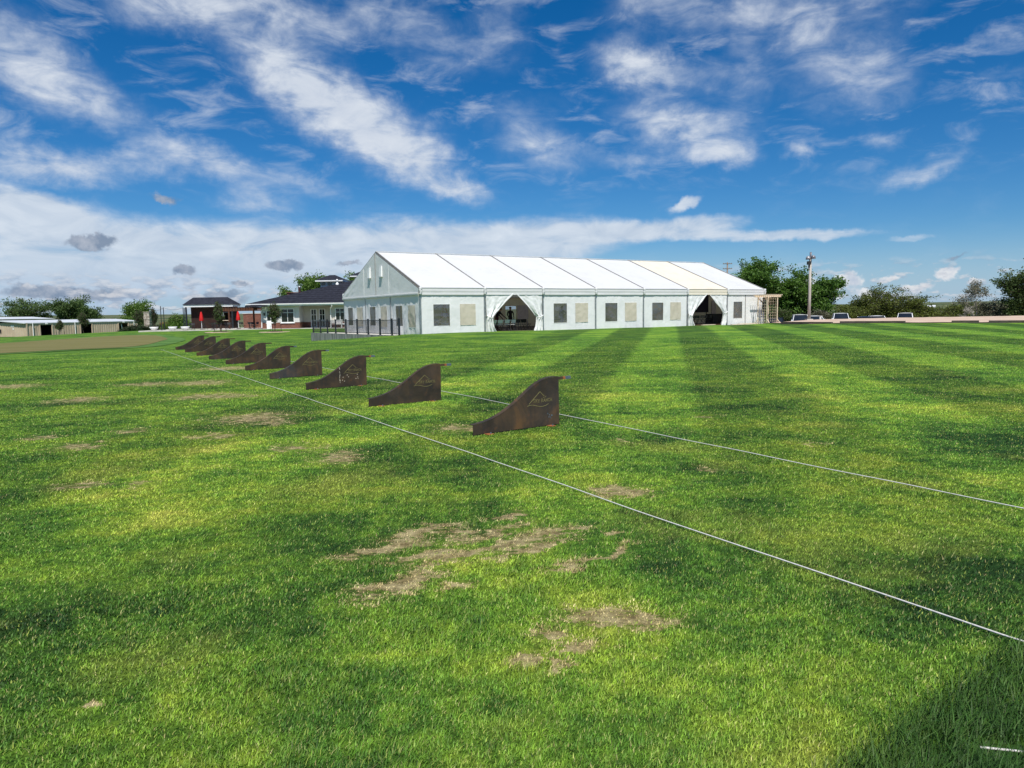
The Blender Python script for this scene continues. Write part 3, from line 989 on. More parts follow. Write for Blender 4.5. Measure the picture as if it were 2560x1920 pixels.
def hole_wall(name, x0, x1, z0, z1, wins, place, seed, parent, mat, cover_first=False, amp=1.0, nx=50, nz=26):
    """Wrinkled wall sheet with window openings; place(s, off, z) maps to tent space"""
    def fold(s, z):
        top = max(0, (z - 2.05) / .6)
        mid = (x0 + x1) / 2
        w = .018 * ns(s * 2.2, z * .8, seed) + .012 * ns(s * 7, z * 1.2, seed + 4)
        w += .020 * top * ns(s * 9, 0, seed + 7)
        w += .028 * math.exp(-((s - mid) / .28) ** 2) * ns((s + z * .7) * 6, z * 1.5, seed + 2)
        w += .02 * math.exp(-z / .35) * ns(s * 3, z, seed + 11)
        return w * amp
    xs = sorted(set([round(x0 + (x1 - x0) * i / nx, 4) for i in range(nx + 1)] + [q for w in wins for q in (w[0], w[1])]))
    zs = sorted(set([round(z0 + (z1 - z0) * i / nz, 4) for i in range(nz + 1)] + [q for w in wins for q in (w[2], w[3])]))
    V = [place(x, fold(x, z), z) for z in zs for x in xs]
    F = []
    for j in range(len(zs) - 1):
        for i in range(len(xs) - 1):
            cx, cz = (xs[i] + xs[i + 1]) / 2, (zs[j] + zs[j + 1]) / 2
            if any(w[0] < cx < w[1] and w[2] < cz < w[3] for w in wins):
                continue
            a = j * len(xs) + i
            F.append((a, a + 1, a + len(xs) + 1, a + len(xs)))
    wall = mesh_obj(name, V, F, mat, parent, True)
    for (a, b_, c, d, kd) in wins:
        def fn(u, v):
            s, z = a + u * (b_ - a), c + v * (d - c)
            return place(s, fold(s, z) + (.008 if kd == 'clear' else -.03 - .018 * ns(s * 5, z * 4, seed + 3) * (1 + v)), z)
        V, F = grid(10, 12, fn)
        mesh_obj('window_pane' if kd == 'clear' else 'window_cover', V, F, M['vinyl'] if kd == 'clear' else M['cover_fabric'], wall, True)
        hb = MB()
        e = .035
        for (p, q, r_, s_) in ((a - e, b_ + e, d, d + e), (a - e, b_ + e, c - e, c), (a - e, a, c, d), (b_, b_ + e, c, d)):
            P4 = [place(p, fold(p, r_) - .012, r_), place(q, fold(q, r_) - .012, r_), place(q, fold(q, s_) - .012, s_), place(p, fold(p, s_) - .012, s_)]
            hb.add(P4, [(0, 1, 2, 3)])
        hb.build('window_hem', M['wall_fabric'], wall)
    return wall


front = lambda s, o, z: (s, o, z)
back = lambda s, o, z: (s, WD - o, z)
gab = lambda s, o, z: (o, s, z)
gab2 = lambda s, o, z: (L - o, s, z)
ZW = ZV + .14
for k_ in (0, 2, 3, 4):
    wins = [(k_ * 5 + .98, k_ * 5 + 2.22, .50, 1.95, 'clear'), (k_ * 5 + 3.02, k_ * 5 + 4.24, .50, 1.97, 'cover')]
    hole_wall('wall_panel', k_ * 5 + .07, k_ * 5 + 4.93, -.12, ZW, wins, front, k_ * 3.1, tent, M['wall_fabric'])
hole_wall('wall_panel', 30.07, 32.38, -.10, ZW, [(30.85, 32.0, .50, 1.98, 'clear')], front, 51, tent, M['wall_fabric'], nx=26)
hole_wall('wall_panel', 32.47, 34.93, -.10, ZW, [], front, 57, tent, M['wall_fabric'], nx=26)
b = MB()
b.box(32.385, 32.465, -.02, .06, -.05, ZW)
b.build('mid_post', M['seam'], tent)
# eave rail seen as a dark line above the walls
for side in (0, 1):
    b = MB()
    y = .0 if side == 0 else WD
    b.box(.06, L - .06, y - .03, y + .03, ZW, ZW + .09)
    b.build('eave_rail', M['alu'], tent)
for k_ in range(7):
    wins = [(k_ * 5 + 1.0, k_ * 5 + 2.2, .50, 1.95, 'cover'), (k_ * 5 + 3.0, k_ * 5 + 4.2, .50, 1.95, 'cover')] if k_ != 3 else [(k_ * 5 + 1.0, k_ * 5 + 2.2, .50, 1.95, 'clear')]
    hole_wall('rear_wall_panel', k_ * 5 + .07, k_ * 5 + 4.93, -.25, ZW, wins, back, 70 + k_ * 2.3, tent, M['inner_fabric'], nx=24, nz=12)
GW = WD / 3
for k_ in range(3):
    y0 = k_ * GW
    sc = GW / 5
    wins = [(y0 + .75 * sc, y0 + 1.9 * sc, .42, 1.92, 'cover'), (y0 + 2.95 * sc, y0 + 4.05 * sc, .50, 1.92, 'clear')]
    hole_wall('gable_wall_panel', y0 + .06, y0 + GW - .06, -.45, ZW, wins, gab, 20 + k_ * 5.7, tent, M['wall_fabric'], amp=2.4, nx=46)
    hole_wall('far_gable_wall_panel', y0 + .06, y0 + GW - .06, -.45, ZW, [], gab2, 40 + k_ * 3, tent, M['inner_fabric'], nx=16, nz=10)
for k_ in (1, 2):
    b = MB()
    b.box(-.05, .05, k_ * GW - .05, k_ * GW + .05, -.3, ZV + .2)
    b.build('gable_upright', M['alu'], tent)
    b = MB()
    b.box(L - .05, L + .05, k_ * GW - .05, k_ * GW + .05, -.3, 4.4)
    b.build('gable_upright', M['alu'], tent)


def gable_tri(xp, seed, name, mat):
    def fn(u, v):
        y = u * WD
        ztop = ZE - .06 + (ZR - ZE) * (1 - abs(2 * u - 1)) - .02
        zb = ZV + .04
        z = zb + (ztop - zb) * v
        hem = math.exp(-v * 9)
        wr = .05 * math.exp(-((u - .92) / .12) ** 2) * ns(y * 2 + z * 3, z * 2, seed, 1.2) + .012 * ns(y * 1.4, z * 1.4, seed)
        return (xp - .085 - wr - .03 * hem, y, z)
    V, F = grid(60, 16, fn)
    return mesh_obj(name, V, F, mat, tent, True)


gable_tri(0.0, 3, 'gable_panel', M['wall_fabric'])
V, F = grid(20, 8, lambda u, v: (L - .02, u * WD, ZV + v * (ZE - .06 + (ZR - ZE) * (1 - abs(2 * u - 1)) - ZV)))
mesh_obj('far_gable_panel', V, F, M['inner_fabric'], tent, True)
V, F = grid(60, 4, lambda u, v: (-.12 - .025 * math.sin(v * 3.1) - .012 * ns(u * 22, v, 5), u * WD, ZV - .03 + v * .22))
mesh_obj('gable_valance', V, F, M['white_fabric'], tent, True)
b = MB()
b.tube([(-.10, WD / 2, ZV - .02), (-.11, WD / 2, ZR - .08)], .028, 6)
b.build('gable_zip', M['seam'], tent)
for k_ in (1, 2):
    b = MB()
    yy = k_ * GW
    zt = ZE + (ZR - ZE) * (1 - abs(2 * yy / WD - 1)) - .15
    b.tube([(-.10, yy, ZV), (-.092, yy, zt)], .012, 5)
    b.build('gable_stitch', M['wall_fabric'], tent)
for yv in (WD / 2 - 1.15, WD / 2 + 1.15):
    b = MB()
    z0, z1 = 4.10, 4.88
    w = .22
    V = [(-.10, yv - w, z1), (-.10, yv + w, z1), (-.23, yv - w * 1.0, z0), (-.23, yv + w * 1.0, z0), (-.10, yv - w, z0), (-.10, yv + w, z0), (-.16, yv - w * .8, z1), (-.16, yv + w * .8, z1)]
    b.add(V, [(6, 7, 1, 0), (2, 3, 7, 6), (0, 4, 2, 6), (5, 1, 7, 3), (4, 5, 3, 2)])
    vt = b.build('gable_vent', M['white_paint'], tent)
    b = MB()
    b.box(-.242, -.232, yv - w - .02, yv + w + .02, z0 - .02, z0 + .03)
    b.build('vent_lip', M['white_fabric'], vt)
# floor
b = MB()
b.box(.08, L - .08, .08, WD - .08, -.35, -.015)
b.build('floor', M['floor'], tent)


# doorways with tied back curtains
def curtain(x0, sgn, seed, tie_z=.98, mat=M['wall_fabric']):
    """x0 outer edge, sgn direction of the opening"""
    zt = ZW - .02

    def inner(z):
        if z >= tie_z:
            t = (z - tie_z) / (zt - tie_z)
            return .52 + (2.36 - .52) * t ** 1.06
        t = (tie_z - z) / tie_z
        return .52 + .18 * math.sin(min(1, t * 1.2) * math.pi / 2) - .10 * math.sin(t * math.pi) + .30 * max(0, t - .75)

    def fn(u, v):
        z = -.10 + v * (zt + .10)
        wi = inner(max(0, z))
        comp = 1 - wi / 2.4
        s = .04 + u * wi
        off = (.03 + .09 * comp) * math.sin(u * 15 + seed + z * 1.6 + 1.5 * ns(u * 2, z, seed)) * (.12 + comp) * min(1, (zt - z) * 1.2) + .03 * ns(u * 5, z * 2.5, seed, 1.5)
        off -= .10 * comp * math.sin(u * math.pi)
        # rolled leading hem
        if u > .93:
            off -= .05
        return (x0 + sgn * s, off - .03, z)
    V, F = grid(56, 40, fn)
    if sgn < 0:
        F = [f[::-1] for f in F]
    c = mesh_obj('door_curtain', V, F, mat, tent, True)
    b = MB()
    b.tube([(x0 + sgn * .02, -.16, tie_z + .12), (x0 + sgn * .28, -.20, tie_z), (x0 + sgn * .56, -.12, tie_z - .03)], .035, 6)
    b.build('curtain_tie', mat, c, True)


for k_ in (1, 5):
    curtain(k_ * 5 + .05, 1, k_ * 2.0, 1.0 if k_ == 1 else .82)
    curtain(k_ * 5 + 4.95, -1, k_ * 3.7 + 1, .98 if k_ == 1 else 1.0)
# crossed bracing cables on the rear wall
for k_ in (1, 2):
    for s_ in (0, 1):
        b = MB()
        b.tube([(k_ * 5 + .2, WD - .25, .1 if s_ else ZV), (k_ * 5 + 4.8, WD - .25, ZV if s_ else .1)], .022, 5)
        b.build('brace_cable', M['black_metal'], tent)
for k_ in (0, 6):
    b = MB()
    b.tube([(k_ * 5 + .3, .45, .1), (k_ * 5 + 4.7, .45, ZV)], .03, 5)
    b.build('brace_pole', M['dark_pole'], tent)
TM = Matrix.Translation((-6.063, 48.13, TZ)) @ Matrix.Rotation(.565, 4, 'Z')


def tw(x, y, z=0):
    return tuple(TM @ Vector((x, y, z)))


# ------------------------------------------------------------------ ramp with railing beside the gable
RA, RB = Vector((-7.35, 46.95, 0)), Vector((-17.5, 62.75, 0))
rdir = (RB - RA).normalized()
RL = (RB - RA).length
ramp = empty('ramp', (RA.x, RA.y, 0), math.atan2(rdir.y, rdir.x))
tag(ramp, 'concrete ramp wall running along the tent gable', 'ramp')


def rtop(t):
    return .235 - .075 * t


nseg = 6
for i in range(nseg):
    a, c = i / nseg * RL, (i + 1) / nseg * RL
    b = MB()
    za, zc = rtop(i / nseg), rtop((i + 1) / nseg)
    g_ = .012
    V = [(a + g_, 0, -1.2), (c - g_, 0, -1.2), (c - g_, -.22, -1.2), (a + g_, -.22, -1.2), (a + g_, 0, za), (c - g_, 0, zc), (c - g_, -.22, zc), (a + g_, -.22, za)]
    b.add(V, [(0, 1, 2, 3), (7, 6, 5, 4), (0, 4, 5, 1), (1, 5, 6, 2), (2, 6, 7, 3), (3, 7, 4, 0)])
    b.build('wall_slab', M['concrete_wall'], ramp)
b = MB()
V = [(0, -.2, -1.0), (RL, -.2, -1.0), (RL, -1.9, -1.0), (0, -1.9, -1.0), (0, -.2, rtop(0) - .03), (RL, -.2, rtop(1) - .03), (RL, -1.9, rtop(1) - .03), (0, -1.9, rtop(0) - .03)]
b.add(V, [(0, 1, 2, 3), (7, 6, 5, 4), (0, 4, 5, 1), (1, 5, 6, 2), (2, 6, 7, 3), (3, 7, 4, 0)])
b.build('walkway', M['concrete'], ramp)
rail = empty('railing', (RA.x, RA.y, 0), math.atan2(rdir.y, rdir.x))
tag(rail, 'black metal picket railing on the concrete ramp wall', 'railing')
POSTS = [.15, 1.35, 3.4, 5.6, 7.8, 10.2, 12.6, 14.6, 16.4, 18.4]
for i, s in enumerate(POSTS):
    z0 = rtop(s / RL)
    b = MB()
    b.box(s - .05, s + .05, -.16, -.06, z0, z0 + 1.10)
    b.box(s - .062, s + .062, -.172, -.048, z0 + 1.10, z0 + 1.125)
    b.box(s - .08, s + .08, -.19, -.03, z0, z0 + .02)
    b.build('post', M['black_metal'], rail)
    if i:
        p = POSTS[i - 1]
        za, zc = rtop(p / RL), z0
        for dz in (.10, 1.02):
            b = MB()
            b.bar((p + .05, -.11, za + dz), (s - .05, -.11, zc + dz), .035, .04)
            b.build('rail', M['black_metal'], rail)
        npk = int((s - p - .1) / .115)
        for q in range(1, npk):
            t = q / npk
            x = p + .05 + (s - p - .1) * t
            zz = za + (zc - za) * t
            b = MB()
            b.box(x - .008, x + .008, -.118, -.102, zz + .12, zz + 1.0)
            b.build('picket', M['black_metal'], rail)


# ------------------------------------------------------------------ clubhouse
def wall_box(name, x0, x1, y0, y1, z0, z1, mat, parent):
    b = MB()
    b.box(x0, x1, y0, y1, z0, z1)
    return b.build(name, mat, parent)


def win(parent, x0, x1, z0, z1, y, name='window', mull=(), bars=(), fmat='white_paint', depth=.10):
    """window facing -y: frame strips and separate panes"""
    e = .08
    b = MB()
    for (p, q, r_, s_) in ((x0 - e, x1 + e, z1, z1 + e), (x0 - e, x1 + e, z0 - e, z0), (x0 - e, x0, z0, z1), (x1, x1 + e, z0, z1)):
        b.box(p, q, y - depth, y + .02, r_, s_)
    w = b.build(name, M[fmat], parent)
    b = MB()
    b.box(x0 - .16, x1 + .16, y - depth - .06, y, z0 - e - .07, z0 - e - .003)
    b.build('sill', M[fmat], w)
    xs = [x0] + list(mull) + [x1]
    zs = [z0] + list(bars) + [z1]
    for i in range(len(xs) - 1):
        for j in range(len(zs) - 1):
            g_ = .025
            b = MB()
            b.box(xs[i] + g_, xs[i + 1] - g_, y - .045, y - .035, zs[j] + g_, zs[j + 1] - g_)
            b.build('pane', M['glass'], w)
    b = MB()
    for m_ in mull:
        b.box(m_ - .025, m_ + .025, y - .07, y - .01, z0, z1)
    for m_ in bars:
        b.box(x0, x1, y - .065, y - .015, m_ - .025, m_ + .025)
    if mull or bars:
        b.build('glazing_bar', M[fmat], w)
    return w


club = empty('clubhouse', (0, 0, 0))
tag(club, 'low clubhouse with charcoal hip roof, brick base and pale walls', 'building')
PZ = .10
YF = 92.0


def club_wall(x0, x1, yf, brick_h=.80, mat='white_stucco', yb=None):
    yb = yb or yf + .4
    wall_box('wall', x0, x1, yf, yb, PZ + brick_h, 3.02, M[mat], club)
    wall_box('brick_base', x0 - .03, x1 + .03, yf - .05, yb + .03, PZ - .6, PZ + brick_h - .06, M['brick'], club)
    wall_box('brick_cap', x0 - .05, x1 + .05, yf - .08, yb + .03, PZ + brick_h - .06, PZ + brick_h, M['concrete'], club)


club_wall(-31.8, -27.05, YF, .80, 'white_stucco', YF + 4)
club_wall(-27.05, -22.7, YF + 1.9, .80, 'stucco', YF + 4)
club_wall(-22.95, -10, YF, .80, 'stucco', YF + 4)
wall_box('wall', -31.6, -10, YF + 4, YF + 22, PZ - .6, 3.0, M['stucco'], club)
win(club, -31.15, -30.2, .90, 2.33, YF, mull=(-30.68,), bars=(1.95,))
win(club, -29.3, -27.75, .88, 2.52, YF, mull=(-28.52,), bars=(2.08,))
for x in (-26.0, -24.9):
    win(club, x, x + .62, .22, 2.45, YF + 1.88, 'door', mull=(x + .31,), bars=(1.05, 1.75))
win(club, -22.35, -21.3, .62, 2.50, YF, mull=(-21.82,), bars=(2.05,))
win(club, -20.5, -18.6, .88, 2.50, YF, mull=(-19.55,), bars=(2.05,))
# hip roof
ex0, ex1, ey0, ey1 = -33.5, -8.5, YF - .85, YF + 23
rz0, rz1 = 3.24, 6.75
run = (ey1 - ey0) / 2
b = MB()
V = [(ex0, ey0, rz0), (ex1, ey0, rz0), (ex1, ey1, rz0), (ex0, ey1, rz0), (ex0 + run, ey0 + run, rz1), (ex1 - run + 5, ey0 + run, rz1)]
b.add(V, [(0, 1, 5, 4), (1, 2, 5), (2, 3, 4, 5), (3, 0, 4)])
b.add([(x, y, z - .06) for x, y, z in V[:4]], [(3, 2, 1, 0)])
roof = b.build('roof', M['shingle'], club)
# shingle courses: thin stepped strips on the front slope
for i in range(1, 11):
    t = i / 11.5
    b = MB()
    y = ey0 + run * t
    z = rz0 + (rz1 - rz0) * t + .012
    b.bar((ex0 + run * t + .1, y, z), (ex1 - .3, y, z), .09, .02)
    b.build('shingle_course', M['shingle'], roof)
b = MB()
b.box(ex0, ex1, ey0 - .03, ey0 + .04, rz0 - .30, rz0 - .005)
b.box(ex0 - .03, ex0 + .04, ey0 + .045, ey1, rz0 - .30, rz0 - .005)
b.build('fascia', M['white_paint'], club)
b = MB()
b.box(ex0 + .05, ex1 - .05, ey0 + .05, YF + 1.0, rz0 - .22, rz0 - .18)
b.build('soffit', M['white_stucco'], club)
b = MB()
b.bar((ex0, ey0 - .10, rz0 - .07), (ex1, ey0 - .10, rz0 - .07), .13, .12)
b.build('gutter', M['white_paint'], club)
b = MB()
V = [(-33.45, 92.6, 3.02), (-30.6, 90.7, 3.02), (-33.45, 90.7, 3.02), (-32.2, 91.2, 3.22), (-33.45, 90.7, 2.86), (-30.6, 90.7, 2.86)]
b.add(V, [(2, 1, 3), (0, 2, 3), (4, 5, 1, 2)])
b.build('porch_roof', M['shingle'], club)
for pts in ([(-31.0, ey0 - .06, 3.1), (-31.0, ey0 + .1, 2.85), (-31.3, YF - .1, 2.55), (-31.8, YF - .1, 2.5), (-31.86, YF - .1, .2)],
            [(-22.6, ey0 - .06, 3.1), (-22.62, ey0 - .02, 2.85), (-23.0, YF - .12, 2.55), (-23.0, YF - .12, .2)],
            [(-20.9, ey0 - .06, 3.1), (-20.9, ey0 + .1, 2.85), (-21.1, YF - .1, 2.6), (-21.1, YF - .1, .2)]):
    b = MB()
    b.tube(pts, .065, 6)
    b.build('downspout', M['white_paint'], club)
wall_box('chimney', -29.85, -27.6, 96.4, 98.2, 3.6, 4.72, M['brick'], roof)
wall_box('chimney_cap', -29.95, -27.5, 96.3, 98.3, 4.722, 4.80, M['brick'], roof)
b = MB()
b.lathe([(.17, 0), (.17, .62), (.22, .63), (.22, .78), (.05, .85)], 10, (-28.45, 97.4, 4.80))
b.build('flue', M['alu'], roof, True)
b = MB()
b.lathe([(.22, -.3), (.22, .02), (.10, .12), (.10, .40), (.19, .42), (.19, .50), (.10, .53), (.10, .62)], 10, (-24.0, 100.2, 6.0))
b.build('roof_vent', M['white_paint'], roof, True)


def cupola(cx, cy, w, dp, zb, zt, zp):
    b = MB()
    b.box(cx - w / 2 + .6, cx + w / 2 - .6, cy, cy + dp, zb, zt)
    cu = b.build('cupola', M['white_stucco'], club)
    b = MB()
    b.box(cx - w / 2, cx + w / 2, cy - .6, cy + dp + .6, zt, zt + .20)
    b.build('cupola_fascia', M['white_paint'], cu)
    b = MB()
    x0, x1, y0, y1 = cx - w / 2 - .03, cx + w / 2 + .03, cy - .63, cy + dp + .63
    b.add([(x0, y0, zt + .202), (x1, y0, zt + .202), (x1, y1, zt + .202), (x0, y1, zt + .202), (cx - w * .1, (y0 + y1) / 2, zp), (cx + w * .1, (y0 + y1) / 2, zp)],
          [(0, 1, 5, 4), (1, 2, 5), (2, 3, 4, 5), (3, 0, 4), (3, 2, 1, 0)])
    b.build('cupola_roof', M['shingle'], cu)
    for q in (-.55, .35):
        b = MB()
        b.box(cx + q - .7, cx + q - .1, cy - .03, cy - .01, zt - .55, zt - .10)
        b.build('cupola_window', M['glass'], cu)


cupola(-25.7, 103.0, 3.9, 3.2, 5.2, 6.45, 7.45)
cupola(-21.6, 108.0, 4.4, 3.2, 5.6, 7.3, 8.4)
b = MB()
b.box(-31.55, -31.4, YF - .16, YF - .05, 1.75, 2.1)
b.box(-31.52, -31.43, YF - .2, YF - .16, 1.8, 2.05)
b.build('wall_lamp', M['black_metal'], club)

# patio
b = MB()
b.box(-47, -10, 90.6, 106, -.5, .085)
kind(b.build('patio', M['concrete'], None), 'structure')

# ------------------------------------------------------------------ bar pavilion
pav = empty('bar_pavilion', (-41.2, 103, 0))
tag(pav, 'small dark brick bar pavilion with charcoal hip roof on the patio', 'building')
PX = -41.2


def pl(b, name, mat, parent=None):
    o = b.build(name, mat, parent or pav)
    return o


b = MB()
b.box(-3.65, .1, -2.0, -.3, .0, 3.1)
pl(b, 'wall', M['dark_brick'])
b = MB()
b.box(.102, 2.3, -2.0, -.3, .0, 1.15)
pl(b, 'bar_front', M['dark_brick'])
b = MB()
b.box(.102, 2.3, -1.99, -.3, 2.35, 3.1)
pl(b, 'wall_over_bar', M['dark_brick'])
b = MB()
b.box(1.75, 2.3, -1.98, -.3, 1.152, 2.349)
pl(b, 'bar_pier', M['dark_brick'])
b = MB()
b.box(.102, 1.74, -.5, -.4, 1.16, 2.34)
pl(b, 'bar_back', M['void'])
b = MB()
b.box(.1, 1.8, -2.4, -2.003, 1.152, 1.22)
pl(b, 'counter', M['wood'])
b = MB()
b.box(-4.25, 2.6, -2.9, -.1, 3.1, 3.40)
pl(b, 'fascia', M['white_paint'])
b = MB()
x0, x1, y0, y1, z0, z1 = -4.4, 2.75, -3.0, .0, 3.402, 4.45
b.add([(x0, y0, z0), (x1, y0, z0), (x1, y1, z0), (x0, y1, z0), (-3.45, -1.5, z1), (1.4, -1.5, z1)], [(0, 1, 5, 4), (1, 2, 5), (2, 3, 4, 5), (3, 0, 4), (3, 2, 1, 0)])
pl(b, 'roof', M['shingle'])
for x in (-4.0, 2.4):
    b = MB()
    b.box(x - .09, x + .09, -2.8, -2.62, 0, 3.098)
    pl(b, 'post', M['black_metal'])
b = MB()
b.box(.55, .95, -2.06, -2.02, 1.75, 2.25)
pl(b, 'notice_board', M['white_paint'])

# pergola and brick screen
per = empty('pergola', (-35.8, 95.5, 0))
tag(per, 'brown wooden pergola between pavilion and clubhouse', 'pergola')
for x in (-2.2, 2.2):
    for y in (-1.4, 1.6):
        b = MB()
        b.box(x - .09, x + .09, y - .09, y + .09, 0, 2.6)
        b.build('post', M['brown_wood'], per)
for y in (-1.4, 1.6):
    for z in (2.6, 2.42):
        b = MB()
        b.box(-2.7, 2.7, y - .05, y + .05, z, z + .16)
        b.build('beam', M['brown_wood'], per)
for i in range(16):
    x = -2.6 + i * 5.2 / 15
    b = MB()
    b.box(x - .025, x + .025, -2.0, 2.2, 2.762, 2.90)
    b.build('rafter', M['brown_wood'], per)
scr = empty('brick_screen', (-35.4, 100.5, 0))
tag(scr, 'low red brick wall behind the pergola', 'wall')
b = MB()
b.box(-1.9, 2.2, -.2, .2, 0, 2.05)
b.build('wall', M['brick'], scr)
b = MB()
b.box(-1.98, 2.28, -.26, .26, 2.052, 2.14)
b.build('coping', M['concrete'], scr)


def umbrella(x, y, label):
    u = tag(empty('patio_umbrella', (x, y, .085)), label, 'umbrella', 'closed red umbrellas on the patio')
    b = MB()
    b.tube([(0, 0, 0), (0, 0, 2.25)], .03, 6)
    b.build('pole', M['white_paint'], u)
    b = MB()
    n = 16
    prof = [(2.30, .03), (2.2, .08), (2.0, .13), (1.6, .19), (1.25, .24), (1.12, .21)]
    V, F = [], []
    for z, r_ in prof:
        for k_ in range(n):
            a = 2 * math.pi * k_ / n
            q = r_ * (1 + .22 * math.cos(a * 8))
            V.append((q * math.cos(a), q * math.sin(a), z))
    for i in range(len(prof) - 1):
        for k_ in range(n):
            F.append((i * n + k_, (i + 1) * n + k_, (i + 1) * n + (k_ + 1) % n, i * n + (k_ + 1) % n))
    F.append(tuple(range(n)))
    b.add(V, F)
    b.build('canopy', M['red_cloth'], u, True)
    b = MB()
    b.lathe([(.26, 0), (.26, .05), (.06, .10)], 12)
    b.build('base', M['dark_plastic'], u)
    return u


umbrella(-40.0, 93.0, 'closed red umbrella nearer the bar pavilion corner')
umbrella(-35.25, 93.0, 'closed red umbrella beside the pergola')


def chair_parts(root, mat, fr, h=.86):
    b = MB()
    b.box(-.21, .21, -.21, .21, .43, .46)
    b.build('seat', mat, root)
    b = MB()
    V, F = grid(6, 3, lambda u, v: (-.21 + .42 * u, .21 + .06 * v - .03 * math.sin(u * math.pi), h - .26 + .26 * v))
    b.add(V, F)
    V, F = grid(6, 3, lambda u, v: (-.21 + .42 * u, .235 + .06 * v - .03 * math.sin(u * math.pi), h - .26 + .26 * v))
    b.add(V, [f[::-1] for f in F])
    b.build('backrest', mat, root)
    for s in (-1, 1):
        b = MB()
        b.tube([(s * .22, -.24, 0), (s * .22, .05, .44), (s * .22, .27, h)], .013, 5)
        b.build('leg', fr, root)
        b = MB()
        b.tube([(s * .19, .27, 0), (s * .19, -.16, .44)], .013, 5)
        b.build('leg', fr, root)


def copy_tree(o):
    c = o.copy()
    COL.objects.link(c)
    for ch in o.children:
        d = ch.copy()
        COL.objects.link(d)
        d.parent = c
        for g_ in ch.children:
            e = g_.copy()
            COL.objects.link(e)
            e.parent = d
    return c


pc0 = empty('patio_chair')
chair_parts(pc0, M['dark_plastic'], M['black_metal'])
PCH = [(-40.9, 92.4, .4), (-39.2, 92.3, 2.2), (-38.3, 93.6, .9), (-37.5, 92.4, -.6), (-36.2, 92.2, .3), (-34.3, 92.3, 2.4), (-33.4, 93.4, 1.3), (-32.8, 92.5, -.5), (-36.6, 94.2, 3.0), (-34.2, 94.4, 2.6)]
LB = ['dark patio chair left of the umbrella by the pavilion', 'dark patio chair just right of the umbrella by the pavilion', 'dark patio chair before the pavilion bar counter', 'dark patio chair between the two red umbrellas',
      'dark patio chair just left of the umbrella by the pergola', 'dark patio chair just right of the umbrella by the pergola', 'dark patio chair at the pergola right post', 'dark patio chair by the clubhouse corner',
      'dark patio chair under the pergola, left one', 'dark patio chair under the pergola, right one']
PCH += [(-41.6, 93.6, 1.0), (-40.4, 94.4, 2.0), (-39.0, 94.2, -.4), (-38.0, 92.0, 2.8), (-36.9, 93.4, 1.6), (-35.6, 94.0, .2), (-32.2, 93.6, 2.0), (-33.0, 91.8, .6)]
LB += ['dark patio chair at the far left behind the planter bowl', 'dark patio chair close to the pavilion wall', 'dark patio chair against the bar front', 'dark patio chair nearest the lawn before the bar', 'dark patio chair behind the umbrella by the pergola',
       'dark patio chair beside the left pergola post', 'dark patio chair tucked against the clubhouse wall', 'dark patio chair nearest the lawn by the clubhouse']
for i, (x, y, a) in enumerate(PCH):
    c = pc0 if i == 0 else copy_tree(pc0)
    c.location = (x, y, .085)
    c.rotation_euler = (0, 0, a)
    tag(c, LB[i], 'chair', 'patio chairs')


def round_table(name, x, y, label, grp, mat='dark_plastic', r_=.5):
    t = tag(empty(name, (x, y, .085)), label, 'table', grp)
    b = MB()
    b.lathe([(r_, .70), (r_, .74)], 16)
    b.build('tabletop', M[mat], t)
    b = MB()
    b.tube([(0, 0, 0), (0, 0, .70)], .04, 6)
    b.build('pedestal', M['black_metal'], t)
    b = MB()
    b.lathe([(.28, 0), (.28, .03), (.05, .06)], 10)
    b.build('foot', M['black_metal'], t)


round_table('patio_table', -38.4, 92.6, 'dark round patio table before the pavilion bar', 'patio tables')
round_table('patio_table', -33.9, 93.2, 'dark round patio table by the clubhouse corner', 'patio tables')
# white slatted bench at the clubhouse
bn = tag(empty('garden_bench', (-22.2, 91.3, .085)), 'white slatted bench under the clubhouse window', 'bench')
for i in range(4):
    b = MB()
    b.box(-.75, .75, -.22 + i * .12, -.13 + i * .12, .44, .465)
    b.build('seat_slat', M['white_paint'], bn)
for i in range(3):
    b = MB()
    b.box(-.75, .75, .27, .295, .56 + i * .15, .66 + i * .15)
    b.build('back_slat', M['white_paint'], bn)
for s in (-.68, .68):
    b = MB()
    b.box(s - .03, s + .03, -.22, -.16, 0, .438)
    b.box(s - .03, s + .03, .20, .268, 0, 1.0)
    b.box(s - .03, s + .03, -.22, .268, .62, .66)
    b.build('leg', M['white_paint'], bn)
sg = tag(empty('a_frame_sign', (-30.6, 90.95, .085), .3), 'white leaning sandwich board by the clubhouse window', 'sign')
for s in (-1, 1):
    b = MB()
    b.bar((0, s * .25, 0), (0, s * .03, 1.0), .55, .03, up=(0, 1, 0))
    b.build('board', M['white_paint'], sg)

# festoon posts, planters
for i, (x, y, h, lb) in enumerate([(-45.6, 94.6, 2.95, 'thin black festoon post, leftmost of the row'), (-45.0, 92.6, 3.1, 'thin black festoon post beside the left planter bowl'), (-44.4, 98, 2.9, 'thin black festoon post set back near the pavilion'),
                                   (-43.2, 95.0, 2.9, 'thin black festoon post next to the pavilion corner'), (-47.5, 95.2, 2.8, 'thin black festoon post out beyond the patio edge')]):
    f_ = tag(empty('festoon_post', (x, y, .08 if x > -47 else gz(x, y))), lb, 'post', 'festoon posts')
    b = MB()
    b.tube([(0, 0, 0), (0, 0, h)], .045, 6)
    b.build('pole', M['black_metal'], f_)
    b = MB()
    b.lathe([(.16, 0), (.16, .04), (.06, .06)], 8)
    b.build('foot', M['black_metal'], f_)
fw = MB()
A_, B_ = Vector((-47.5, 95.2, 2.8)), Vector((-43.2, 95.0, 2.95))
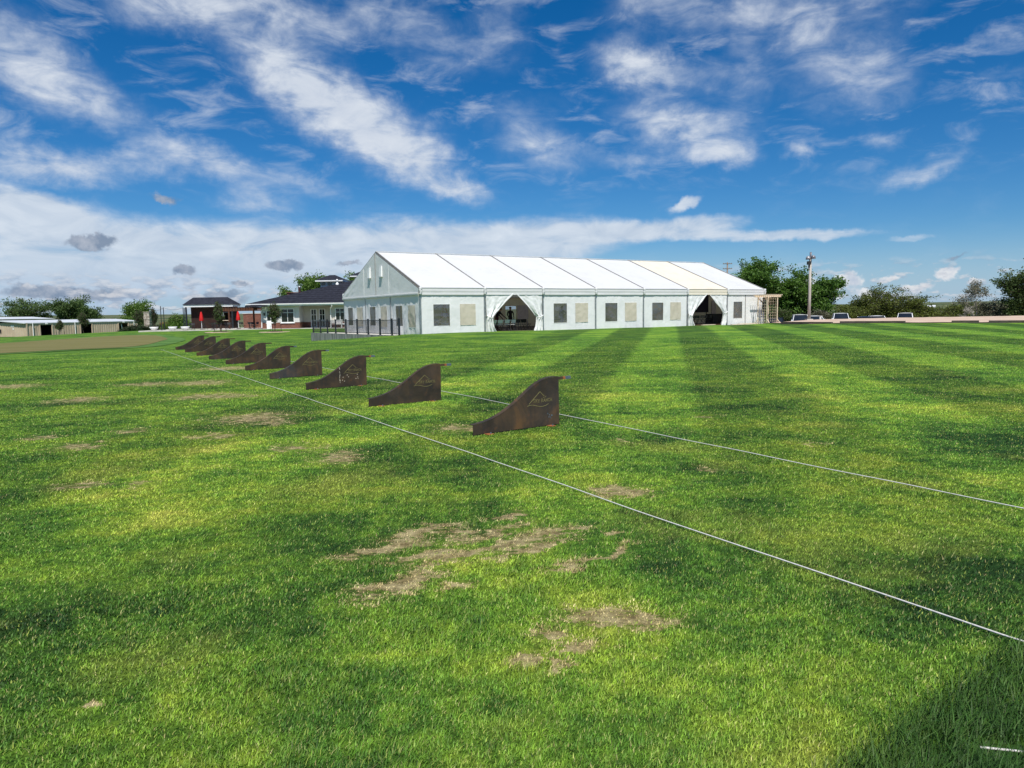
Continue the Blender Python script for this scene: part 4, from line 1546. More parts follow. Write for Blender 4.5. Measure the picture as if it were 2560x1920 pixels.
for p, q in (((-47.5, 95.2, 2.85), (-45.6, 94.6, 3.0)), ((-45.6, 94.6, 3.0), (-45.0, 92.6, 3.15)), ((-45.6, 94.6, 3.0), (-43.2, 95.0, 2.95))):
    p, q = Vector(p), Vector(q)
    fw.tube([p.lerp(q, t / 6) - Vector((0, 0, .28 * math.sin(math.pi * t / 6))) for t in range(7)], .014, 4)
tag(fw.build('festoon_wire', M['black_metal']), 'sagging dark festoon wire strung between the thin posts', 'wire')


def planter(x, y, label):
    z = .085 if y > 90.6 and x > -47 else gz(x, y)
    p = tag(empty('planter_bowl', (x, y, z)), label, 'planter', 'white planter bowls')
    b = MB()
    b.lathe([(.22, 0), (.42, .18), (.55, .42), (.52, .44), (.46, .36)], 16)
    b.build('bowl', M['white_paint'], p, True)
    return p


planter(-46.3, 93.2, 'white planter bowl at the far left of the patio')
planter(-43.4, 92.2, 'white planter bowl next to the festoon posts')
planter(-41.7, 92.0, 'white planter bowl left of the closed red umbrella')

# ------------------------------------------------------------------ cart shed
shed = empty('cart_shed', (-97.0, 144.0, -1.6), math.atan2(28, 7.8))
tag(shed, 'long tan ribbed metal shed with three dark open bays', 'shed')
SL, SH, SDP = 29.0, 2.75, 14.0
openings = [(2.9, 5.8), (12.7, 15.8), (23.1, 26.1)]


def ribbed(x0, x1, z0, z1, name, parent, ax='x', y=0.):
    pitch = .62
    prof = []
    x = x0
    while x < x1 - 1e-3:
        for dx, d in ((0, 0), (.40, 0), (.45, .07), (.57, .07)):
            if x + dx <= x1:
                prof.append((x + dx, d))
        x += pitch
    prof.append((x1, 0))
    V, F = [], []
    for px, d in prof:
        for z in (z0, z1):
            V.append((px, y - d * (-1), z) if ax == 'x' else (y + d * (-1), px, z))
    for i in range(len(prof) - 1):
        F.append((i * 2, i * 2 + 2, i * 2 + 3, i * 2 + 1))
    return mesh_obj(name, V, F, M['tan_metal'], parent)


# local x runs away along the open side, outward normal is local -y ... the open side faces the course
prev = 0.
for a, c in openings:
    ribbed(prev, a, 0, SH, 'wall_cladding', shed)
    ribbed(a, c, 2.25, SH, 'door_header', shed)
    for x in (a, c):
        b = MB()
        b.box(x - .10, x + .10, -.12, .12, 0, 2.30)
        b.build('door_jamb', M['tan_metal'], shed)
    prev = c
ribbed(prev, SL, 0, SH, 'wall_cladding', shed)
ribbed(0, SDP, 0, SH, 'end_cladding', shed, 'y', 0.)
for x in (1.2, 11.2, 27.6):
    b = MB()
    b.tube([(x, -.25, SH), (x, -.22, SH - .3), (x, -.2, 0)], .07, 6)
    b.build('downspout', M['white_paint'], shed)
b = MB()
b.box(-.12, .12, -.14, .12, 0, SH)
b.build('corner_trim', M['tan_metal'], shed)
b = MB()
b.add([(-.5, -.12, SH), (SL + .5, -.12, SH), (SL + .5, SDP / 2, SH + .55), (-.5, SDP / 2, SH + .55), (SL + .5, SDP + .3, SH), (-.5, SDP + .3, SH)], [(0, 1, 2, 3), (3, 2, 4, 5)])
b.add([(-.5, -.12, SH - .16), (SL + .5, -.12, SH - .16), (SL + .5, -.12, SH + .002), (-.5, -.12, SH + .002)], [(0, 1, 2, 3)])
b.add([(-.5, -.12, SH - .16), (-.5, -.12, SH + .002), (-.5, SDP / 2, SH + .552), (-.5, SDP / 2, SH + .39)], [(0, 1, 2, 3)])
b.build('roof', M['white_roof'], shed)
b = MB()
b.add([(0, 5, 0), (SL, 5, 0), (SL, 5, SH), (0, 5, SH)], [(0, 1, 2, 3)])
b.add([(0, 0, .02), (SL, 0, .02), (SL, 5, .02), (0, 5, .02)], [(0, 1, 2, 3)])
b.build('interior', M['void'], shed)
b = MB()
b.add([(SL, 0, 0), (SL, SDP, 0), (SL, SDP, SH), (SL, 0, SH)], [(0, 1, 2, 3)])
b.add([(0, SDP, 0), (SL, SDP, 0), (SL, SDP, SH), (0, SDP, SH)], [(0, 1, 2, 3)])
b.build('rear_wall', M['tan_metal'], shed)
for x in (4.4, 14.3, 24.6):
    b = MB()
    b.box(x - .25, x + .25, -.25, -.0, 2.42, 2.62)
    b.build('flood_lamp', M['white_paint'], shed)
b = MB()
b.box(-.06, -.02, 3.2, 4.0, 1.9, 2.3)
b.box(-.06, -.02, 3.3, 3.7, 1.4, 1.7)
b.build('meter_box', M['white_paint'], shed)
b = MB()
b.box(-.2, -.02, 6.6, 6.8, .7, 1.5)
b.build('pipe', M['black_metal'], shed)
b = MB()
b.bar((25.0, .6, 0), (24.6, .6, 2.0), .22, .06)
b.build('loose_panel', M['white_paint'], shed)
shed2 = tag(empty('storage_shed', (-117, 168, -1.7), shed.rotation_euler.z), 'pale metal shed roof showing behind the long tan shed', 'shed')
b = MB()
b.add([(-22, -.3, 3.7), (12, -.3, 3.7), (12, 7, 4.25), (-22, 7, 4.25), (12, 14, 3.7), (-22, 14, 3.7)], [(0, 1, 2, 3), (3, 2, 4, 5)])
b.build('roof', M['white_roof'], shed2)
b = MB()
b.box(-21.5, 11.5, 0, 13.7, 0, 3.68)
b.build('wall', M['tan_metal'], shed2)

# stone pillar
sp_ = tag(empty('stone_pillar', (-70.6, 140, gz(-70.6, 140))), 'pale rough stone pillar behind the hedge', 'pillar')
random.seed(5)
zz = 0
while zz < 3.5:
    hh = random.uniform(.22, .36)
    b = MB()
    w = .55 + random.uniform(-.03, .03)
    sx = random.uniform(-.15, .15)
    b.box(-w, sx - .012, -w, w, zz, zz + hh - .02)
    b.build('stone', M['stone'], sp_)
    b = MB()
    b.box(sx + .012, w + random.uniform(-.03, .03), -w, w, zz, zz + hh - .02)
    b.build('stone', M['stone'], sp_)
    zz += hh
b = MB()
b.box(-.62, .62, -.62, .62, zz, zz + .12)
b.build('cap', M['stone'], sp_)


# ------------------------------------------------------------------ trees
def leaf_quads(centres, size, rng, up=.4):
    n = len(centres)
    a = rng.normal(size=(n, 3))
    a[:, 2] *= .6
    a /= np.linalg.norm(a, axis=1)[:, None]
    t = rng.normal(size=(n, 3))
    b_ = np.cross(a, t)
    b_ /= np.linalg.norm(b_, axis=1)[:, None] + 1e-9
    s = size * rng.uniform(.55, 1.35, (n, 1))
    V = np.empty((n, 4, 3))
    V[:, 0] = centres - a * s * .5
    V[:, 1] = centres + b_ * s * .32
    V[:, 2] = centres + a * s * .5
    V[:, 3] = centres - b_ * s * .32
    F = np.arange(n * 4, dtype=np.int32).reshape(-1, 4)
    return V.reshape(-1, 3), F


def set_var(me, var):
    at = me.attributes.new('var', 'FLOAT', 'POINT')
    at.data.foreach_set('value', np.asarray(var, np.float32))


def branches(rng, base_r, h, spread, levels=3, nb=5, first=.28, droop=.0):
    """returns list of (pts, radii) and tip points"""
    segs, tips = [], []

    def grow(p, d, Ln, r_, lev):
        pts, rad = [p.copy()], [r_]
        n = 4
        for i in range(n):
            d = d + rng.normal(size=3) * .16
            d[2] += .05 if lev == 0 else (.04 - droop)
            d /= np.linalg.norm(d)
            p = p + d * Ln / n
            pts.append(p.copy())
            rad.append(max(.012, r_ * (1 - .62 * (i + 1) / n)))
            if lev >= 1:
                tips.append((p.copy(), lev))
        segs.append((pts, rad))
        if lev < levels:
            m = nb if lev == 0 else max(2, nb - 1)
            for q in range(m):
                t = (first + (1 - first) * (q + rng.uniform(.1, .9)) / m) if lev == 0 else rng.uniform(.3, 1)
                idx = min(n - 1, int(t * n))
                fr = t * n - idx
                sp0 = pts[idx] * (1 - fr) + pts[idx + 1] * fr
                a_ = rng.uniform(0, 2 * math.pi) if lev else (q * 2.4 + rng.uniform(-.4, .4))
                out = np.array([math.cos(a_), math.sin(a_), 0])
                tilt = rng.uniform(.15, .7) if lev == 0 else rng.uniform(-.1, .6)
                nd = out * spread + np.array([0, 0, tilt]) + d * .25
                nd /= np.linalg.norm(nd)
                grow(sp0, nd, Ln * rng.uniform(.5, .75), rad[idx] * .6, lev + 1)
    grow(np.zeros(3), np.array([0, 0, 1.]), h * .72, base_r, 0)
    return segs, tips


def tree_mesh(seed, h, width, leaf, nleaf, lsize, cone=0., base_r=.25, blob=.55, levels=3, nb=6, spread=1.0, first=.25, droop=0., low=0.0, n_clump=None):
    rng = np.random.default_rng(seed)
    segs, tips = branches(rng, base_r, h, spread, levels, nb, first, droop)
    T_ = np.array([t for t, l_ in tips])
    # fit to wanted height and width
    zmax = T_[:, 2].max()
    wmax = np.percentile(np.hypot(T_[:, 0], T_[:, 1]), 96)
    sc = np.array([width / 2 / wmax, width / 2 / wmax, (h - blob * .6) / zmax])
    taper = lambda p: p * sc * np.array([1 - cone * p[2] / zmax, 1 - cone * p[2] / zmax, 1])
    b = MB()
    for pts, rad in segs:
        b.tube([taper(p) for p in pts], [float(r_) for r_ in rad], 6 if rad[0] > .05 else 4, cap=False)
    T_ = np.array([taper(p) for p in T_])
    if low > 0:
        extra = rng.uniform(-1, 1, (int(len(T_) * low), 3)) * [width * .42, width * .42, h * .18] + [0, 0, h * .2]
        T_ = np.r_[T_, extra]
    if n_clump:
        T_ = T_[rng.choice(len(T_), min(n_clump, len(T_)), replace=False)]
    w = rng.uniform(.4, 1.6, len(T_))
    w /= w.sum()
    idx = rng.choice(len(T_), nleaf, p=w)
    off = rng.normal(size=(nleaf, 3))
    off /= np.linalg.norm(off, axis=1)[:, None]
    off *= rng.uniform(.1, 1, (nleaf, 1)) ** .6
    csz = blob * rng.uniform(.6, 1.35, (len(T_), 1))
    C = T_[idx] + off * csz[idx] * [1.1, 1.1, .72]
    C[:, 2] = np.maximum(C[:, 2], .06)
    V, F = leaf_quads(C, lsize, rng)
    cv = rng.uniform(0, 1, len(T_))
    var = np.clip(.55 * cv[idx] + .45 * rng.uniform(0, 1, nleaf), 0, 1)
    return b, V, F, np.repeat(var, 4)


def tree(name, x, y, label, seed, h, width, leaf, nleaf, lsize, bark='bark', z=None, group=None, cat='tree', crown='crown', **kw):
    b, V, F, var = tree_mesh(seed, h, width, leaf, nleaf, lsize, **kw)
    t = tag(empty(name, (x, y, gz(x, y) - .05 if z is None else z), seed * 1.3), label, cat, group)
    b.build('trunk', M[bark], t, True)
    c = mesh_obj(crown, V, F, LEAF[leaf], t)
    set_var(c.data, var)
    return t


GR = 'trees and shrubs beyond the car park'
tree('oak_tree', 34.7, 100, 'tallest dark green oak right of the tent roof', 11, 10.1, 9.6, 'oak', 27000, .28, base_r=.42, blob=.80, nb=7, spread=1.1, first=.3, low=.25, group=GR)
tree('oak_tree', 39.0, 102, 'broad dark oak just left of the light pole', 12, 9.0, 9.4, 'oak', 25000, .28, base_r=.36, blob=.78, nb=7, spread=1.1, low=.3, group=GR)
tree('oak_tree', 42.4, 100, 'dark round oak crossing behind the light pole', 23, 7.4, 7.4, 'oak', 20000, .28, base_r=.34, blob=.75, nb=7, spread=1.2, low=.12, group=GR)
for (x, y, h, w, sd, lf, lb) in [(36.6, 96, 3.0, 4.2, 31, 'dark', 'dusty shrub under the tallest oak'), (41.2, 96.5, 2.6, 4.4, 32, 'grey', 'greyish shrub at the foot of the light pole'), (45.2, 96.5, 3.1, 4.0, 33, 'dark', 'dark shrub between the oaks and the yellow-green thicket'),
                                 (46.6, 95, 5.5, 5.4, 34, 'olive', 'yellow-green thicket, leftmost of the feathery ones'), (49.8, 95, 6.0, 5.8, 35, 'olive', 'tallest yellow-green feathery thicket by the car park'), (53.0, 95.5, 4.8, 5.2, 36, 'olive', 'yellow-green thicket sloping down to the right'),
                                 (55.6, 96, 3.2, 4.4, 37, 'olive', 'low olive thicket behind the pink gravel'), (58.8, 95, 3.2, 4.8, 38, 'olive', 'low olive thicket just left of the dead tree'), (43.6, 92.8, 3.2, 3.6, 39, 'olive', 'small olive thicket right of the oaks'), (57.2, 90.5, 2.8, 4.2, 40, 'olive', 'low olive thicket nearest the pink gravel')]:
    tree('thicket_shrub', x, y, lb, sd, h, w, lf, 9500 if h > 4 else 7000, .20, base_r=.10, blob=.48, nb=9, spread=.75, first=.02, low=.6, group=GR, cat='shrub', crown='foliage')
tree('sparse_tree', 54.6, 84.5, 'half dead pale tree with thin leaves at the right', 41, 5.7, 4.4, 'grey', 2600, .16, bark='pale_bark', base_r=.12, blob=.42, levels=4, nb=5, spread=.8, first=.2, group=GR)
tree('dark_tree', 57.6, 80.5, 'dark leafy tree next to the half dead tree', 42, 6.0, 5.2, 'dark', 17000, .21, base_r=.2, blob=.6, nb=8, spread=.9, first=.05, low=.9, group=GR)
tree('dark_tree', 60.4, 79.0, 'tallest dark leafy tree at the right edge of the view', 43, 7.4, 6.4, 'dark', 21000, .21, base_r=.24, blob=.62, nb=8, spread=.9, first=.05, low=.9, group=GR)
tree('dark_tree', 65.5, 80.0, 'dark leafy tree cut off by the right edge', 44, 7.4, 6.5, 'dark', 14000, .23, base_r=.24, blob=.65, nb=8, spread=.9, first=.05, low=.9, group=GR)
tree('thicket_shrub', 55.6, 82.0, 'brownish low brush under the half dead tree', 45, 2.6, 4.4, 'grey', 6500, .17, base_r=.08, blob=.45, nb=9, spread=.8, first=.02, low=.7, group=GR, cat='shrub', crown='foliage')
tree('dead_sapling', 50.6, 79.5, 'small bleached bare sapling at the gravel edge', 46, 2.2, 1.6, 'grey', 60, .10, bark='pale_bark', base_r=.05, blob=.2, levels=4, nb=5, spread=.7, group=GR)
GL = 'trees behind the long shed'
tree('bare_tree', -165, 228, 'bare grey tree at the far left edge', 51, 11.0, 11, 'grey', 900, .3, bark='pale_bark', base_r=.22, blob=.7, levels=4, nb=7, spread=.9, first=.1, group=GL)
tree('elm_tree', -155.5, 230, 'wide green tree behind the left end of the shed roof', 52, 13.0, 15, 'mid', 15000, .48, base_r=.42, blob=1.5, nb=8, spread=1.2, low=.4, group=GL)
tree('elm_tree', -141.0, 232, 'tallest rounded green tree behind the middle of the shed', 53, 13.4, 12.5, 'mid', 15000, .48, base_r=.42, blob=1.5, nb=8, spread=1.2, low=.3, group=GL)
tree('elm_tree', -132.5, 228, 'slimmer green tree on the right of the rounded one', 54, 9.6, 6.0, 'mid', 7000, .44, base_r=.3, blob=1.1, nb=7, spread=1.0, low=.3, group=GL)
tree('elm_tree', -121.5, 230, 'bright green tree left of the stone pillar', 55, 11.6, 11.0, 'bright', 13000, .48, base_r=.36, blob=1.4, nb=8, spread=1.1, low=.4, group=GL)
tree('autumn_shrub', -124.5, 224, 'golden shrub before the bright green tree', 56, 5.2, 6.0, 'gold', 4500, .4, base_r=.12, blob=.9, nb=8, first=.03, low=.8, group=GL, cat='shrub', crown='foliage')
for (x, y, h, w, sd, lb) in [(-143, 224, 4.4, 8, 57, 'low green scrub between the two big trees'), (-128, 222, 4.6, 9, 58, 'low scrub behind the middle of the shed roof'), (-152, 222, 4.6, 9, 59, 'low scrub above the left end of the shed')]:
    tree('scrub', x, y, lb, sd, h, w, 'mid', 4500, .42, base_r=.12, blob=1.0, nb=8, first=.02, low=.9, group=GL, cat='shrub', crown='foliage')
tree('rust_shrub', -89, 186, 'rust red shrub right of the stone pillar', 60, 2.6, 4.6, 'rust', 2600, .34, base_r=.1, blob=.7, nb=8, first=.02, low=.8, cat='shrub', crown='foliage')
tree('leafy_shrub', -54.5, 118, 'light green shrub left of the bar pavilion', 61, 3.0, 4.6, 'bright', 5500, .22, base_r=.1, blob=.6, nb=8, first=.02, low=.8, cat='shrub', crown='foliage')
GC = 'trees behind the clubhouse'
tree('elm_tree', -36.5, 140, 'bright green spreading tree above the clubhouse chimney', 62, 10.6, 8.6, 'bright', 12000, .34, base_r=.32, blob=.9, nb=7, spread=1.2, z=-.3, group=GC)
tree('elm_tree', -31.2, 141, 'tree top peeping over the cupola roof', 63, 11.1, 5.6, 'bright', 8000, .32, base_r=.3, blob=.8, nb=7, spread=1.0, z=-.3, group=GC)
tree('elm_tree', -42.0, 139, 'small pale crown left of the bright spreading tree', 64, 8.0, 4.6, 'bright', 6000, .32, base_r=.3, blob=.8, nb=7, spread=1.0, z=-.3, group=GC)


def young(x, y, h, w, seed, label, leaf='dark', ring=True, n=2600, stakes=True, first=.22):
    t = tree('young_tree', x, y, label, seed, h, w, leaf, n, .15, cone=.72, base_r=.055, blob=.26, nb=11, spread=.5, first=first, group='young staked trees on the lawn')
    z = gz(x, y)
    if ring:
        b = MB()
        b.lathe([(.95, .0), (.9, .09), (.3, .12)], 16, (0, 0, 0))
        b.build('mulch_ring', M['mulch'], t, True)
        b = MB()
        b.lathe([(1.9, -.02), (1.7, .055), (1.0, .06)], 20, (0, 0, 0))
        b.build('soil_ring', M['sand_ring'], t, True)
    if stakes:
        for a in (0.4, 2.5, 4.6):
            b = MB()
            b.tube([(.75 * math.cos(a), .75 * math.sin(a), 0), (.7 * math.cos(a), .7 * math.sin(a), .8)], .03, 5)
            b.build('stake', M['black_metal'], t)
    return t


young(-27.3, 83.0, 3.7, 2.5, 71, 'young tree with mulch ring before the clubhouse windows', leaf='mid', n=1700, first=.32)
young(-34.35, 85.0, 3.9, 2.2, 72, 'young tree with mulch ring before the bar pavilion', leaf='mid', n=1500, first=.3)
young(-75.5, 127, 4.5, 3.0, 73, 'young tree on the lawn before the middle shed bay', leaf='mid', ring=False, n=2200, stakes=False, first=.45)
young(-78.5, 125, 3.4, 2.2, 74, 'smallest young tree on the lawn before the shed wall', leaf='mid', ring=False, n=900, first=.45)
young(-74.0, 143, 4.6, 4.0, 75, 'young tree on the lawn at the right end of the shed', leaf='mid', ring=False, n=2600, stakes=False, first=.4)
young(-46.3, 93.2, 3.3, 1.4, 76, 'young tree rising from the leftmost planter bowl', leaf='hedge', ring=False, stakes=False, n=1000)
for (x, y, h, w, sd, lb) in [(-69.8, 136, 1.5, 2.6, 81, 'dark clipped shrub right below the stone pillar'), (-67.5, 136.5, 1.4, 3.2, 82, 'dark clipped shrub on the right of the hedge row'), (-72.0, 136, 1.7, 3.0, 83, 'dark clipped shrub left of the stone pillar'), (-73.6, 136.5, .9, 1.8, 84, 'smallest clipped shrub at the left of the hedge row')]:
    tree('clipped_shrub', x, y, lb, sd, h, w, 'hedge', 4500, .17, base_r=.05, blob=.5, nb=9, spread=.9, first=.02, low=1.2, group='hedge row by the stone pillar', cat='shrub', crown='foliage')

# ------------------------------------------------------------------ bag racks
rack_out = []


def rack_profile():
    # x from 0 (low nose) to 1.47 (tall end); z from ground
    pts = [(0, .012), (1.47, .012), (1.47, .685)]
    ctrl = [(1.40, .690), (1.30, .683), (1.20, .662), (1.10, .625), (1.00, .573), (.90, .508), (.80, .440), (.70, .376), (.60, .318), (.50, .266), (.40, .223), (.30, .190), (.20, .166), (.10, .150), (0, .138)]
    return pts + ctrl


LET = {'S': [[(.9, .85), (.7, 1), (.3, 1), (.1, .8), (.3, .58), (.7, .45), (.9, .22), (.7, 0), (.3, 0), (.1, .15)]],
       'K': [[(.12, 0), (.12, 1)], [(.9, 1), (.14, .42)], [(.36, .58), (.95, 0)], [(0, 0), (.26, 0)], [(0, 1), (.26, 1)]],
       'Y': [[(.02, 1), (.5, .48), (.98, 1)], [(.5, .48), (.5, 0)], [(.34, 0), (.66, 0)]],
       'R': [[(.14, 0), (.14, 1), (.6, 1), (.85, .82), (.6, .52), (.14, .5)], [(.5, .52), (.98, 0)], [(0, 0), (.28, 0)]],
       'A': [[(.02, 0), (.5, 1), (.98, 0)], [(.2, .36), (.8, .36)]],
       'N': [[(.12, 0), (.12, 1), (.88, 0), (.88, 1)], [(0, 0), (.24, 0)]],
       'C': [[(.92, .8), (.68, 1), (.35, .97), (.1, .7), (.1, .3), (.35, .03), (.68, 0), (.92, .2)]],
       'H': [[(.12, 0), (.12, 1)], [(.88, 0), (.88, 1)], [(.12, .52), (.88, .52)], [(0, 0), (.24, 0)], [(.76, 0), (1, 0)], [(0, 1), (.24, 1)], [(.76, 1), (1, 1)]]}


def strokes_mesh(y):
    b = MB()

    def stroke(pts, w):
        for p, q in zip(pts[:-1], pts[1:]):
            p, q = Vector((p[0], y, p[1])), Vector((q[0], y, q[1]))
            d = (q - p).normalized()
            n_ = Vector((-d.z, 0, d.x)) * w / 2
            e = d * w * .3
            b.add([p - e - n_, q + e - n_, q + e + n_, p - e + n_], [(0, 1, 2, 3)])
    x = 1.005
    for ch in 'SKY RANCH':
        if ch == ' ':
            x += .018
            continue
        w = .033
        for s in LET[ch]:
            stroke([(x + px * w, .352 + pz * .044) for px, pz in s], .0065)
        x += w + .0075
    # mountain line, little bird and flowing underline
    stroke([(.93, .338), (1.125, .500)], .010)
    stroke([(1.125, .500), (1.165, .462), (1.20, .432)], .009)
    stroke([(1.18, .412), (1.20, .416), (1.215, .412), (1.235, .430)], .006)
    stroke([(.90, .312), (.94, .322), (.99, .322), (1.04, .310), (1.10, .294), (1.16, .288), (1.22, .296), (1.275, .318)], .008)
    return b


RACKS = [(-.52, 9.28, 36.2), (-2.51, 12.42, 36.6), (-4.48, 15.5, 39.5), (-6.24, 18.39, 41.5), (-8.0, 21.44, 44.0), (-9.82, 24.57, 44.5), (-11.61, 27.46, 45.0), (-13.34, 30.34, 45.5), (-15.23, 33.44, 45.5), (-16.95, 36.18, 46)]
RL_ = ['nearest rust brown steel bag stand with clean plate', 'second nearest rust brown steel bag stand with orange blotches', 'third nearest steel bag stand with a chalky white drip line',
       'fourth nearest steel bag stand with a rectangular stain', 'fifth nearest steel bag stand, brown with dark curved rim', 'sixth nearest steel bag stand, half hidden by the fifth', 'seventh nearest steel bag stand, plain dark brown',
       'eighth nearest steel bag stand with bluish grey plate', 'ninth nearest steel bag stand, last but one of the row', 'farthest steel bag stand at the end of the row']
plate_me = strokes_me = None
rng0 = random.Random(3)
plate_b = MB().extrude(rack_profile(), .008, I4)
logo_b = strokes_mesh(-.0065)
logo_b2 = strokes_mesh(.0065)
for i, (x, y, a) in enumerate(RACKS):
    rk = tag(empty('bag_stand', (x, y, gz(x, y)), R(a)), RL_[i], 'bag stand', 'steel bag stands in a row')
    rk.rotation_euler = (R(rng0.uniform(-1.5, 1.5)), R(rng0.uniform(-.5, .5)), R(a))
    rm = mat_rust('rusted_steel_%d' % i, i * 1.9, [.05, .08, .05, .22, .12, .25, .1, .55, .05, .05][i])
    pl_ = plate_b.build('plate', rm, rk)
    logo_b.build('cut_out_lettering', M['logo'], pl_)
    # rolled rim along the curve (flat bar standing off the rear face) and the forked hook
    prof = rack_profile()[2:]
    b = MB()
    rim = [(px, .0, pz + .003) for px, pz in prof]
    V, F = [], []
    for px, py, pz in rim:
        V += [(px, -.004, pz), (px, .075, pz), (px, -.004, pz + .005), (px, .075, pz + .005)]
    for q in range(len(rim) - 1):
        o_ = q * 4
        F += [(o_, o_ + 1, o_ + 5, o_ + 4), (o_ + 2, o_ + 6, o_ + 7, o_ + 3), (o_, o_ + 4, o_ + 6, o_ + 2), (o_ + 1, o_ + 3, o_ + 7, o_ + 5)]
    b.add(V, F)
    b.build('rim', rm, rk, False)
    b = MB()
    b.box(1.43, 1.60, -.002, .03, .645, .683)
    hk = b.build('hook_arm', rm, rk)
    b = MB()
    b.box(1.555, 1.601, -.003, .031, .644, .684)
    b.build('rust_band', M['orange_rust'] if i < 3 else rm, hk)
    b = MB()
    b.box(1.60, 1.70, -.003, .031, .644, .684)
    b.build('hook_tip', M['steel_tip'] if i < 5 else rm, hk)
    for fx in (.22, 1.28):
        b = MB()
        b.box(fx - .05, fx + .05, -.10, .06, .004, .012)
        ft = b.build('foot_plate', M['orange_rust'] if i < 3 else rm, rk)
        b = MB()
        b.tube([(fx + .02, -.06, .012), (fx + .02, -.06, .03)], .012, 6)
        b.build('bolt', M['steel_tip'], ft)
    b = MB()
    if i == 2:
        for q in range(17):
            z = .10 + q * .021 + rng0.uniform(-.003, .003)
            if q in (4, 9, 13):
                continue
            w = rng0.uniform(.004, .010)
            xx = .80 + rng0.uniform(-.006, .006)
            b.box(xx - w, xx + w, -.0058, -.0046, z, z + rng0.uniform(.008, .018))
        for q in range(9):
            xx, z = rng0.uniform(.85, 1.25), rng0.uniform(.12, .28)
            b.box(xx - .008, xx + .008, -.0058, -.0046, z, z + .016)
        b.build('drip_stain', M['chalk'], pl_)
    if i == 0:
        for q in range(7):
            xx, z = rng0.uniform(1.26, 1.34), rng0.uniform(.10, .18)
            b.box(xx - .006, xx + .006, -.0058, -.0046, z, z + .02)
        b.build('scratch', M['steel_tip'], pl_)


# ------------------------------------------------------------------ ropes
def rope(name, pts, r_, label, seed, lift=.020):
    P_ = []
    n = 60
    pts = [np.array(p, float) for p in pts]
    Ls = np.r_[0, np.cumsum([np.linalg.norm(q - p) for p, q in zip(pts[:-1], pts[1:])])]
    for i in range(n * 3 + 1):
        t = (i / (n * 3)) * Ls[-1]
        xx = np.interp(t, Ls, [p[0] for p in pts])
        yy = np.interp(t, Ls, [p[1] for p in pts])
        xx += .012 * ns(t, seed, 0, .9)
        P_.append((xx, yy, gz(xx, yy) + lift + (.06 * max(0., 1 - abs(yy - 1.9) / 1.4) if seed != 3 else 0.) + .006 * ns(t, seed + 9, 0, .8)))
    b = MB()
    b.tube(P_, r_, 6)
    tag(b.build(name, M['rope'], None, True), label, 'rope', 'white ropes on the lawn')


rope('lawn_rope', [(3.3, 1.75), (2.4, 3.24), (1.5, 4.70), (-.46, 8.0), (-4.9, 15.3), (-17.9, 36.6)], .0048, 'white rope in front of the bag stands', 1)
rope('lawn_rope', [(6.0, 2.04), (3.99, 5.47), (.74, 11.02), (-1.38, 14.6), (-3.49, 18.1), (-9, 27.4)], .0048, 'white rope behind the bag stands', 2)
rope('lawn_rope', [(1.66, 2.43), (1.80, 2.40), (2.1, 2.36)], .0045, 'short white rope end in the long grass at the corner', 3, .022)


# ------------------------------------------------------------------ arbour
arb = tag(empty('wedding_arbour', tw(33.95, -1.25, 0.02), .565), 'raw pine garden arbour with trellis sides by the far tent corner', 'arbour')
AH = 2.32
for sx in (-.72, .72):
    for yy in (-.48, .48):
        b = MB()
        b.box(sx - .035, sx + .035, yy - .035, yy + .035, 0, AH)
        b.build('post', M['wood'], arb)
        b = MB()
        b.bar((sx, yy, .35), (sx, yy + (.3 if yy > 0 else -.3), .02), .06, .04)
        b.build('strut', M['wood'], arb)
    for i in range(9):
        z = .15 + i * .25
        b = MB()
        b.box(sx - .01, sx + .01, -.44, .44, z, z + .022)
        b.build('trellis_slat', M['wood'], arb)
    for i in range(3):
        yy = -.24 + i * .24
        b = MB()
        b.box(sx + .013, sx + .034, yy - .012, yy + .012, .05, AH - .05)
        b.build('trellis_upright', M['wood'], arb)
for yy in (-.52, .52):
    b = MB()
    b.box(-1.15, 1.15, yy - .025, yy + .025, AH, AH + .16)
    b.build('top_beam', M['wood'], arb)
for i in range(9):
    x = -1.05 + i * 2.1 / 8
    b = MB()
    b.box(x - .02, x + .02, -.75, .75, AH + .161, AH + .25)
    b.build('top_slat', M['wood'], arb)
st = tag(empty('step_stool', tw(34.25, -.55, 0), .4), 'small grey step stool inside the pine arbour', 'stool')
b = MB()
b.box(-.25, .25, -.18, .18, .50, .54)
b.build('tread', M['alu'], st)
b = MB()
b.box(-.25, .25, -.34, -.16, .24, .28)
b.build('step', M['alu'], st)
for sx in (-.23, .23):
    for sy in (-1, 1):
        b = MB()
        b.bar((sx, sy * .32, 0), (sx, sy * .14, .50), .03, .03)
        b.build('leg', M['alu'], st)
# planks on the ground
for i, (x0, x1, y0, w, lb) in enumerate([(25.3, 28.2, -.75, .25, 'reddish plank lying at the second tent doorway'), (25.6, 27.2, -1.15, .2, 'short pale plank in front of the second doorway'), (29.6, 33.0, -.85, .22, 'long pale plank along the last tent bay'), (31.0, 35.6, -.45, .22, 'long plank against the base of the last tent bay')]):
    p = tw(x0, y0)
    b = MB()
    b.box(0, x1 - x0, -w / 2, w / 2, 0, .05)
    o = b.build('plank', M['wood'] if i else M['brown_wood'])
    o.location = (p[0], p[1], max(gz(p[0], p[1]), gz(*tw(x1, y0)[:2])) + .01)
    o.rotation_euler = (0, 0, .565 + (.02 if i % 2 else -.03))
    tag(o, lb, 'plank', 'planks on the grass')
